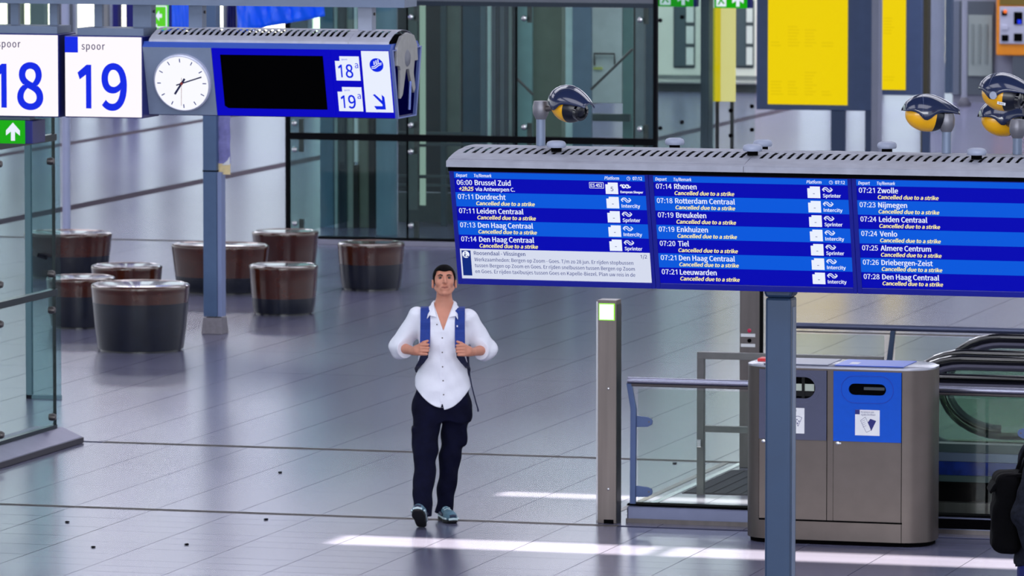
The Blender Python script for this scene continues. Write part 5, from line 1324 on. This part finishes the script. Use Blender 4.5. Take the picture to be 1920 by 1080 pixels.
# shirt
shk = [(.70, -.012, .01, .196, .150), (.80, -.012, .01, .196, .150), (.92, -.014, .01, .196, .146), (1.0, -.012, .008, .186, .138), (1.08, -.010, .004, .170, .130), (1.2, -.008, .002, .168, .128), (1.33, -.01, .0, .178, .126), (1.40, -.01, .0, .178, .116), (1.45, -.01, .004, .155, .096), (1.485, -.006, .010, .110, .080), (1.52, -.002, .012, .078, .07)]
def shirt_f(P):
    x, y, z = P.T
    d = column_sdf(P, shk)
    for sh, el, wr in ((SH_L, EL_L, WR_L), (SH_R, EL_R, WR_R)):
        sh, el, wr = np.array(sh), np.array(el), np.array(wr); cu = el + (wr - el) * .38
        ax = (wr - el) / np.linalg.norm(wr - el); t = (P - cu.astype(np.float32)) @ ax.astype(np.float32)
        slv = smin(capsule(P, sh, el, .066, .072), np.maximum(capsule(P, el, cu, .072, .060), t), .03)
        cuff = np.maximum(capsule(P, el, wr, .069, .056), np.maximum(t - .004, -t - .038))
        d = smin(d, slv, .035); d = np.minimum(d, cuff)
    d = d + wrinkle(P, .0042) * (1 + .8 * np.exp(-((z - 1.15) / .12) ** 2))
    # hem: low in the middle, rising to the sides, small notch in front
    hx = x + .012
    hem = .785 + 3.9 * hx ** 2 + .015 * (x < 0) + np.where((y < 0), .03 * np.exp(-(hx / .006) ** 2), 0)
    d = np.maximum(d, (np.minimum(hem, .955) - z) * .75)
    # open collar V
    v = np.maximum(np.abs(x + .004) - (z - 1.335) * .37, y - .02); v = np.maximum(v, 1.335 - z)
    d = np.maximum(d, -v)
    # neck opening
    d = np.maximum(d, -capsule(P, (0, .0, 1.44), (0, -.0, 1.60), .058, .066))
    return d
shirt = sdf_obj('shirt', shirt_f, (-.42, -.20, .74), (.41, .18, 1.56), .0052, M_SHIRT, man)
def surf_y(f, x, z, y0=-.24):
    ys = np.linspace(y0, .05, 300); P = np.stack([np.full(300, x), ys, np.full(300, z)], 1).astype(np.float32); v = f(P); i = np.argmax(v < 0); return float(ys[i]) if v[i] < 0 else -.12
# collar leaves
for s in (-1, 1):
    pl = [(-.070, 1.535), (-.100, 1.492), (-.116, 1.417), (-.098, 1.440), (-.050, 1.428), (-.066, 1.490)] if s < 0 else [(.068, 1.528), (.090, 1.490), (.096, 1.412), (.080, 1.436), (.036, 1.426), (.056, 1.486)]
    yy = [-.010, -.030, None, None, None, -.066]
    pts = [(x, (y if y is not None else surf_y(shirt_f, x * (1.0 if abs(x) > .06 else 1.25), min(z, 1.43)) - .020), z) for (x, z), y in zip(pl, yy)]
    nn = len(pts); th = np.array([s * .002, -.005, .003])
    P2 = [tuple(np.array(p_) + th) for p_ in pts]
    c_ = MB().add(pts + P2, [(0, 1, 5), (1, 2, 3), (1, 3, 5), (3, 4, 5), (nn, nn + 5, nn + 1), (nn + 1, nn + 3, nn + 2), (nn + 1, nn + 5, nn + 3), (nn + 3, nn + 5, nn + 4)] + [(i, (i + 1) % nn, (i + 1) % nn + nn, i + nn) for i in range(nn)])
    c_.build('collar_leaf', M_SHIRT, man)
c_ = MB()
rb_ = []
for i in range(15):
    a = math.radians(-60 + 300 * i / 14); a = math.radians(200 - 220 * i / 14)
    rb_.append((.078 * math.cos(a), .012 + .075 * math.sin(a), 1.505 + .02 * math.sin(a)))
c_.tube(rb_, .014, 8); c_.build('collar_band', M_SHIRT, man, smooth=True)
pk = MB(); rr = []
for z in np.linspace(.80, 1.33, 26):
    y_ = surf_y(shirt_f, -.009, z); rr.append([(-.027, y_ + .004, z), (-.027, y_ - .0028, z), (.006, y_ - .0028, z), (.006, y_ + .004, z)])
pk.loft(rr); pk.build('placket', M_SHIRT, man, smooth=True)
for py, px in ((629, 830), (656, 830), (683, 830.5), (709, 831.5), (735, 832.5), (604, 820)):
    z = (975 - py) / 269; x = (px - 833) / 269
    y_ = surf_y(shirt_f, x, z) - .005; MB().lathe([(.0048, 0), (.0048, .002), (.001, .003)], 12, (x, y_, z), axis='y').build('button', mat('brown_button', (70, 58, 60), .4), man)
# trousers with cargo pockets
def trou_f(P):
    x, y, z = P.T
    hip = column_sdf(P, [(.60, -.010, .0, .185, .125), (.75, -.010, .0, .190, .128), (.9, -.010, .005, .186, .118), (.98, -.010, .008, .165, .11)])
    gap = (.64 - z)
    d = hip
    def leg(a, k, an, r):
        a, k, an = map(np.array, (a, k, an))
        q = smin(capsule(P, a, k, r[0], r[1]), capsule(P, k, an, r[1], r[2]), .03); return q
    lL = leg((-.112, -.01, .80), (-.128, -.155, .48), (-.148, -.395, .07), (.100, .080, .064))
    lR = leg((.085, .0, .80), (.045, .0, .47), (.0, .012, .055), (.102, .072, .060))
    legs = smin(lL, lR, .012)
    hip = np.maximum(hip, .70 - z)
    d = smin(hip, legs, .05)
    d = smin(d, rbox(P, (-.196, -.065, .56), (.022, .07, .085), .018), .03)
    d = smin(d, rbox(P, (.130, .01, .60), (.022, .07, .08), .018), .03)
    d = smin(d, rbox(P, (-.198, -.06, .645), (.024, .070, .016), .008), .012)
    d = d + wrinkle(P, .0085, .8)
    d = np.maximum(d, z - .985)
    d = np.maximum(d, np.where(x < -.07, .075 - z, .05 - z))
    return d
sdf_obj('trousers', trou_f, (-.26, -.50, .03), (.25, .16, 1.0), .0056, M_TROU, man)
# shoes
M_SHU = mat('teal_grey_shoe_mesh', (86, 122, 142), .6, 0, .15, 60); M_SHW = mat('white_shoe_trim', (190, 210, 216), .5); M_SOLE = mat('navy_black_sole', (6, 8, 16), .7); M_SHN = mat('navy_shoe_panel', (22, 34, 66), .5)
def shoe(name_lab, heel, yaw, pitch):
    """heel = heel point on the floor; local -y towards the toe"""
    R_ = Matrix.Translation(heel) @ Matrix.Rotation(yaw, 4, 'Z') @ Matrix.Rotation(pitch, 4, 'X')
    def up_f(P):
        d = ellipsoid(P, (0, -.19, .042), (.046, .085, .046)); d = smin(d, ellipsoid(P, (0, -.06, .055), (.036, .075, .055)), .03)
        d = smin(d, capsule(P, (0, -.035, .06), (0, -.03, .115), .036, .038), .03); d = np.maximum(d, .018 - P[:, 2]); return np.maximum(d, P[:, 2] - .122)
    o = sdf_obj('shoe', up_f, (-.07, -.3, .0), (.07, .05, .13), .0045, M_SHU, man); o.matrix_local = R_; tag(o, name_lab)
    def sole_f(P):
        w_ = np.interp(P[:, 1], [-.285, -.25, -.19, -.12, -.04, .0, .02], [.02, .038, .048, .038, .038, .034, .02]); d = np.abs(P[:, 0]) - w_
        z1 = np.interp(P[:, 1], [-.28, -.2, 0], [.03, .02, .026]); z0_ = np.interp(P[:, 1], [-.28, -.22, 0.02], [.012, .0, .0])
        return np.maximum(np.maximum(d, np.abs(P[:, 1] + .132) - .15) , np.maximum(P[:, 2] - z1, z0_ - P[:, 2]))
    sdf_obj('sole', sole_f, (-.07, -.31, -.01), (.07, .04, .05), .0045, M_SOLE, o)
    t_ = MB()
    for s in (-1, 1): t_.tube([(s * .044, -.24, .032), (s * .047, -.19, .03), (s * .041, -.12, .032), (s * .040, -.04, .036), (s * .028, .012, .036)], .007, 8)
    t_.tube([(-.03, -.272, .03), (0, -.285, .034), (.03, -.272, .03)], .008, 8); t_.build('sole_trim', M_SHW, o, smooth=True)
    l_ = MB()
    for k in range(4): y_ = -.10 - k * .024; l_.tube([(-.026, y_, .088 - k * .008), (0, y_ - .004, .098 - k * .008), (.026, y_, .088 - k * .008)], .0032, 6)
    l_.build('laces', M_SHW, o, smooth=True)
    pn_ = MB()
    for s in (-1, 1): pn_.tube([(s * .038, -.05, .06), (s * .043, -.10, .055), (s * .046, -.16, .048)], [.006, .012, .005], 8)
    pn_.tube([(-.02, -.262, .05), (0, -.268, .054), (.02, -.262, .05)], .011, 8)
    pn_.build('side_panel', M_SHN, o, smooth=True)
shoe('shoe lifted at the toe, showing its dark sole', (-.152, -.415, .006), math.radians(-6), math.radians(-27))
shoe('shoe flat on the floor', (-.012, .045, .0), math.radians(16), math.radians(0))
# backpack: its own thing, worn by the man
bp_ = thing('backpack', 'navy backpack worn on the back of the walking man, blue straps over his shoulders', 'backpack', (mp.x, mp.y, 0), YAW)
M_STRAP = mat('blue_strap', (6, 50, 138), .7, 0, .08, 40, .2, 120); M_PACK = mat('navy_backpack_cloth', (10, 18, 56), .75, 0, .15, 20, .3, 50)
def pack_f(P): 
    d = rbox(P, (0, .225, 1.22), (.155, .085, .25), .06); d = smin(d, rbox(P, (0, .325, 1.12), (.12, .035, .13), .03), .02); return d + wrinkle(P, .003)
sdf_obj('bag', pack_f, (-.2, .1, .94), (.2, .4, 1.5), .008, M_PACK, bp_)
def ribbon(nm, pts, wds, m, th=.005, flat=None):
    b = MB(); rings = []
    P_ = [Vector(p) for p in pts]
    for i, p in enumerate(P_):
        t_ = (P_[min(i + 1, len(P_) - 1)] - P_[max(i - 1, 0)]).normalized(); side = Vector((1, 0, 0)) - t_ * t_.x; side.normalize(); n_ = t_.cross(side).normalized(); w_ = wds[i] if isinstance(wds, list) else wds
        rings.append([tuple(p + side * w_ / 2 + n_ * th), tuple(p - side * w_ / 2 + n_ * th), tuple(p - side * w_ / 2 - n_ * th), tuple(p + side * w_ / 2 - n_ * th)])
    b.loft(rings); return b.build(nm, m, bp_, bevel=.003)
for s, cx_, hx_ in ((-1, -.128, HK_L[0] + .026), (1, .110, HK_R[0] - .028)):
    pts = []
    for k in range(14):
        u_ = k / 13; z = 1.44 - u_ * (1.44 - 1.225); x = cx_ + (hx_ - cx_) * u_ ** 1.5; ysf = surf_y(shirt_f, x, min(z, 1.46)) - .010
        yh = -.192; pts.append((x, ysf + (min(yh, ysf) - ysf) * u_ ** 4 if u_ > .5 else ysf, z))
    top_ = [(cx_ - s * .0, .16, 1.40), (cx_, .125, 1.445), (cx_, .075, 1.474), (cx_, .02, 1.486), (cx_, -.04, 1.480), (cx_, -.075, 1.465)]
    ribbon('shoulder_strap', top_ + pts, .070, M_STRAP, .006)
    ribbon('lower_strap', [(hx_, -.190, 1.225), (hx_ + s * .004, -.176, 1.16), (hx_ + s * .025, -.150, 1.12), (hx_ + s * .045, -.11, 1.09), (hx_ + s * .056, .0, 1.06), (hx_ + s * .052, .15, 1.02)], [.06, .055, .042, .036, .034, .034], M_PACK, .004)
logo = MB(); logo.box(.086, .094, -.155, -.1285, 1.362, 1.374); 
sw_ = MB(); sw_.tube([(.158, .04, 1.13), (.172, .0, 1.05), (.190, -.02, .95), (.212, -.02, .86), (.236, -.02, .775)], .0045, 8); sw_.box(.230, .242, -.028, -.012, .762, .782)
sw_.build('loose_strap_end', M_PACK, bp_, smooth=True)
sdf_obj('side_padding', lambda P: smin(rbox(P, (.150, .04, 1.115), (.024, .06, .065), .018), capsule(P, (.155, .04, 1.07), (.172, .02, 1.01), .018, .008), .02), (.1, -.06, .98), (.22, .14, 1.22), .006, M_PACK, bp_)
ld = MB(); y_ = surf_y(shirt_f, .092, 1.368) - .0165; ld.box(.088, .097, y_ - .002, y_, 1.362, 1.374); ld.build('strap_badge', M_WHITEP, bp_)

# ---- passer-by cut by the right edge
pa = aty(1938, 865, 33.2); 
pas = thing('person', 'passer-by in a dark denim jacket cut off by the right edge', 'person', (pa.x + .034, 33.2, 0), YAW + PI / 2)
# local: faces -y, which after the turn points to the photo's right
M_DENIM = mat('dark_denim', (26, 29, 40), .9, 0, .45, 30, .7, 60, spec=.15); M_JEAN = mat('blue_jeans', (12, 28, 110), .8, 0, .15, 40, .3, 60)
HC2 = (0, -.115, 1.635); HR2 = rotx(0); hf2, hl2 = head_fn(HC2, HR2)
A2 = ((-.19, .02, 1.41), (-.225, .105, 1.14), (-.210, .050, .935)); B2 = ((.19, .03, 1.42), (.23, .06, 1.14), (.22, -.05, .92))
torso2 = [(z, cx, cy - .12 * max(0, z - 1.15), rx, ry) for z, cx, cy, rx, ry in torso]
def b2(P):
    d = column_sdf(P, torso2); d = smin(d, capsule(P, (0, -.03, 1.46), (0, -.085, 1.56), .06, .055), .03); d = smin(d, hf2(P), .016)
    for a, b, c_ in (A2, B2):
        d = smin(d, capsule(P, a, b, .05, .042), .03); d = smin(d, capsule(P, b, c_, .042, .028), .02)
        c_ = np.array(c_); d = smin(d, capsule(P, c_, c_ + (0, -.02, -.07), .028, .03), .02)
        for k in range(4): f0 = c_ + (0, -.045 + k * .02, -.09); d = smin(d, capsule(P, f0, f0 + (0, -.005, -.055 + abs(k - 1.5) * .005), .0105, .0085), .004)
        d = smin(d, capsule(P, c_ + (0, -.035, -.05), c_ + (0, -.06, -.10), .012, .009), .004)
    for s, dy_ in ((-1, -.12), (1, .12)): d = smin(d, capsule(P, (s * .09, 0, .88), (s * .09, dy_ * .5, .48), .08, .05), .03); d = smin(d, capsule(P, (s * .09, dy_ * .5, .48), (s * .09, dy_, .09), .05, .034), .02)
    return d
sdf_obj('body', b2, (-.34, -.28, .04), (.34, .24, 1.8), .007, M_SKIN, pas); face_parts(pas, HC2, HR2); sdf_obj('hair', hair_fn(hl2), (-.12, -.24, 1.52), (.12, .06, 1.8), .006, M_HAIR, pas)
def jk(P):
    d = column_sdf(P, [(.84, -.012, .005, .185, .135), (1.1, -.01, .0, .178, .130), (1.33, -.01, -.02, .190, .130), (1.42, -.01, -.03, .18, .118), (1.48, 0, -.03, .11, .085), (1.53, 0, -.04, .075, .07)])
    for a, b, c_ in (A2, B2): d = smin(d, smin(capsule(P, a, b, .072, .066), capsule(P, b, c_, .066, .050), .03), .02)
    d = d + wrinkle(P, .006, 1.2)
    for a, b, c_ in (A2, B2): d = np.maximum(d, np.where(np.abs(P[:, 0]) > .15, .925 - P[:, 2], -1))
    return d
sdf_obj('jacket', jk, (-.34, -.24, .82), (.34, .24, 1.56), .007, M_DENIM, pas)
cf_ = MB(); 
for a, b, c_ in (A2, B2): cf_.lathe([(.054, 0), (.057, .01), (.057, .04), (.053, .045)], 24, (c_[0], c_[1], .925))
cf_.build('cuff', M_DENIM, pas, smooth=True)
def jn(P):
    d = column_sdf(P, [(.72, -.01, .0, .17, .12), (.95, -.01, .0, .165, .115)])
    for s, dy_ in ((-1, -.12), (1, .12)): d = smin(d, smin(capsule(P, (s * .09, 0, .8), (s * .09, dy_ * .5, .47), .095, .068), capsule(P, (s * .09, dy_ * .5, .47), (s * .09, dy_, .06), .068, .058), .02), .012)
    return np.maximum(d + wrinkle(P, .004), .05 - P[:, 2])
sdf_obj('jeans', jn, (-.24, -.26, .02), (.24, .26, .98), .008, M_JEAN, pas)
for s, dy_ in ((-1, -.12), (1, .12)):
    sdf_obj('shoe', lambda P: np.maximum(smin(ellipsoid(P, (s * .09, dy_ - .12, .035), (.046, .10, .045)), ellipsoid(P, (s * .09, dy_ + .0, .045), (.04, .07, .06)), .02), -P[:, 2]), (s * .09 - .07, dy_ - .25, -.01), (s * .09 + .07, dy_ + .1, .13), .007, M_SHN, pas)
bk = thing('backpack', 'black backpack worn by the passer-by at the right edge', 'backpack', (pas.location.x, pas.location.y, 0), YAW + PI / 2)
M_BBAG = mat('black_bag_cloth', (3, 3, 6), .85, 0, .2, 20, .4, 40, spec=.1)
sdf_obj('bag', lambda P: smin(rbox(P, (-.02, .185, 1.13), (.155, .070, .225), .05), rbox(P, (-.06, .235, 1.06), (.09, .035, .13), .03), .03) + wrinkle(P, .004), (-.22, .1, .86), (.2, .4, 1.42), .009, M_BBAG, bk)
fl = MB(); fl.loft([[(-.15, .16, 1.375), (.1, .16, 1.375), (.1, .16, 1.355), (-.15, .16, 1.355)], [(-.16, .27, 1.37), (.1, .27, 1.37), (.1, .27, 1.34), (-.16, .27, 1.34)], [(-.15, .355, 1.315), (.1, .355, 1.315), (.1, .34, 1.29), (-.15, .34, 1.29)], [(-.13, .385, 1.27), (.08, .385, 1.27), (.08, .37, 1.26), (-.13, .37, 1.26)]]); fl.v = [(x, y * .80 - .02, z - .02) for x, y, z in fl.v]; fl.build('flap', M_BBAG, bk, bevel=.006)
for s in (-1, 1): MB().tube([(s * .09, .12, 1.33), (s * .10, .06, 1.475), (s * .11, -.03, 1.48), (s * .115, -.13, 1.42), (s * .12, -.165, 1.3), (s * .14, -.13, 1.1), (s * .16, .02, 1.0), (s * .13, .13, .95)], .016, 8, flat=.5).build('strap', M_BBAG, bk, smooth=True)

for o in bpy.data.objects:
    if any(k in o.name for k in ('lettering', 'timetable_print', 'row_band', 'pictogram', 'hour_marks', 'number', 'word')) and o.type == 'MESH': o['kind'] = 'stuff'
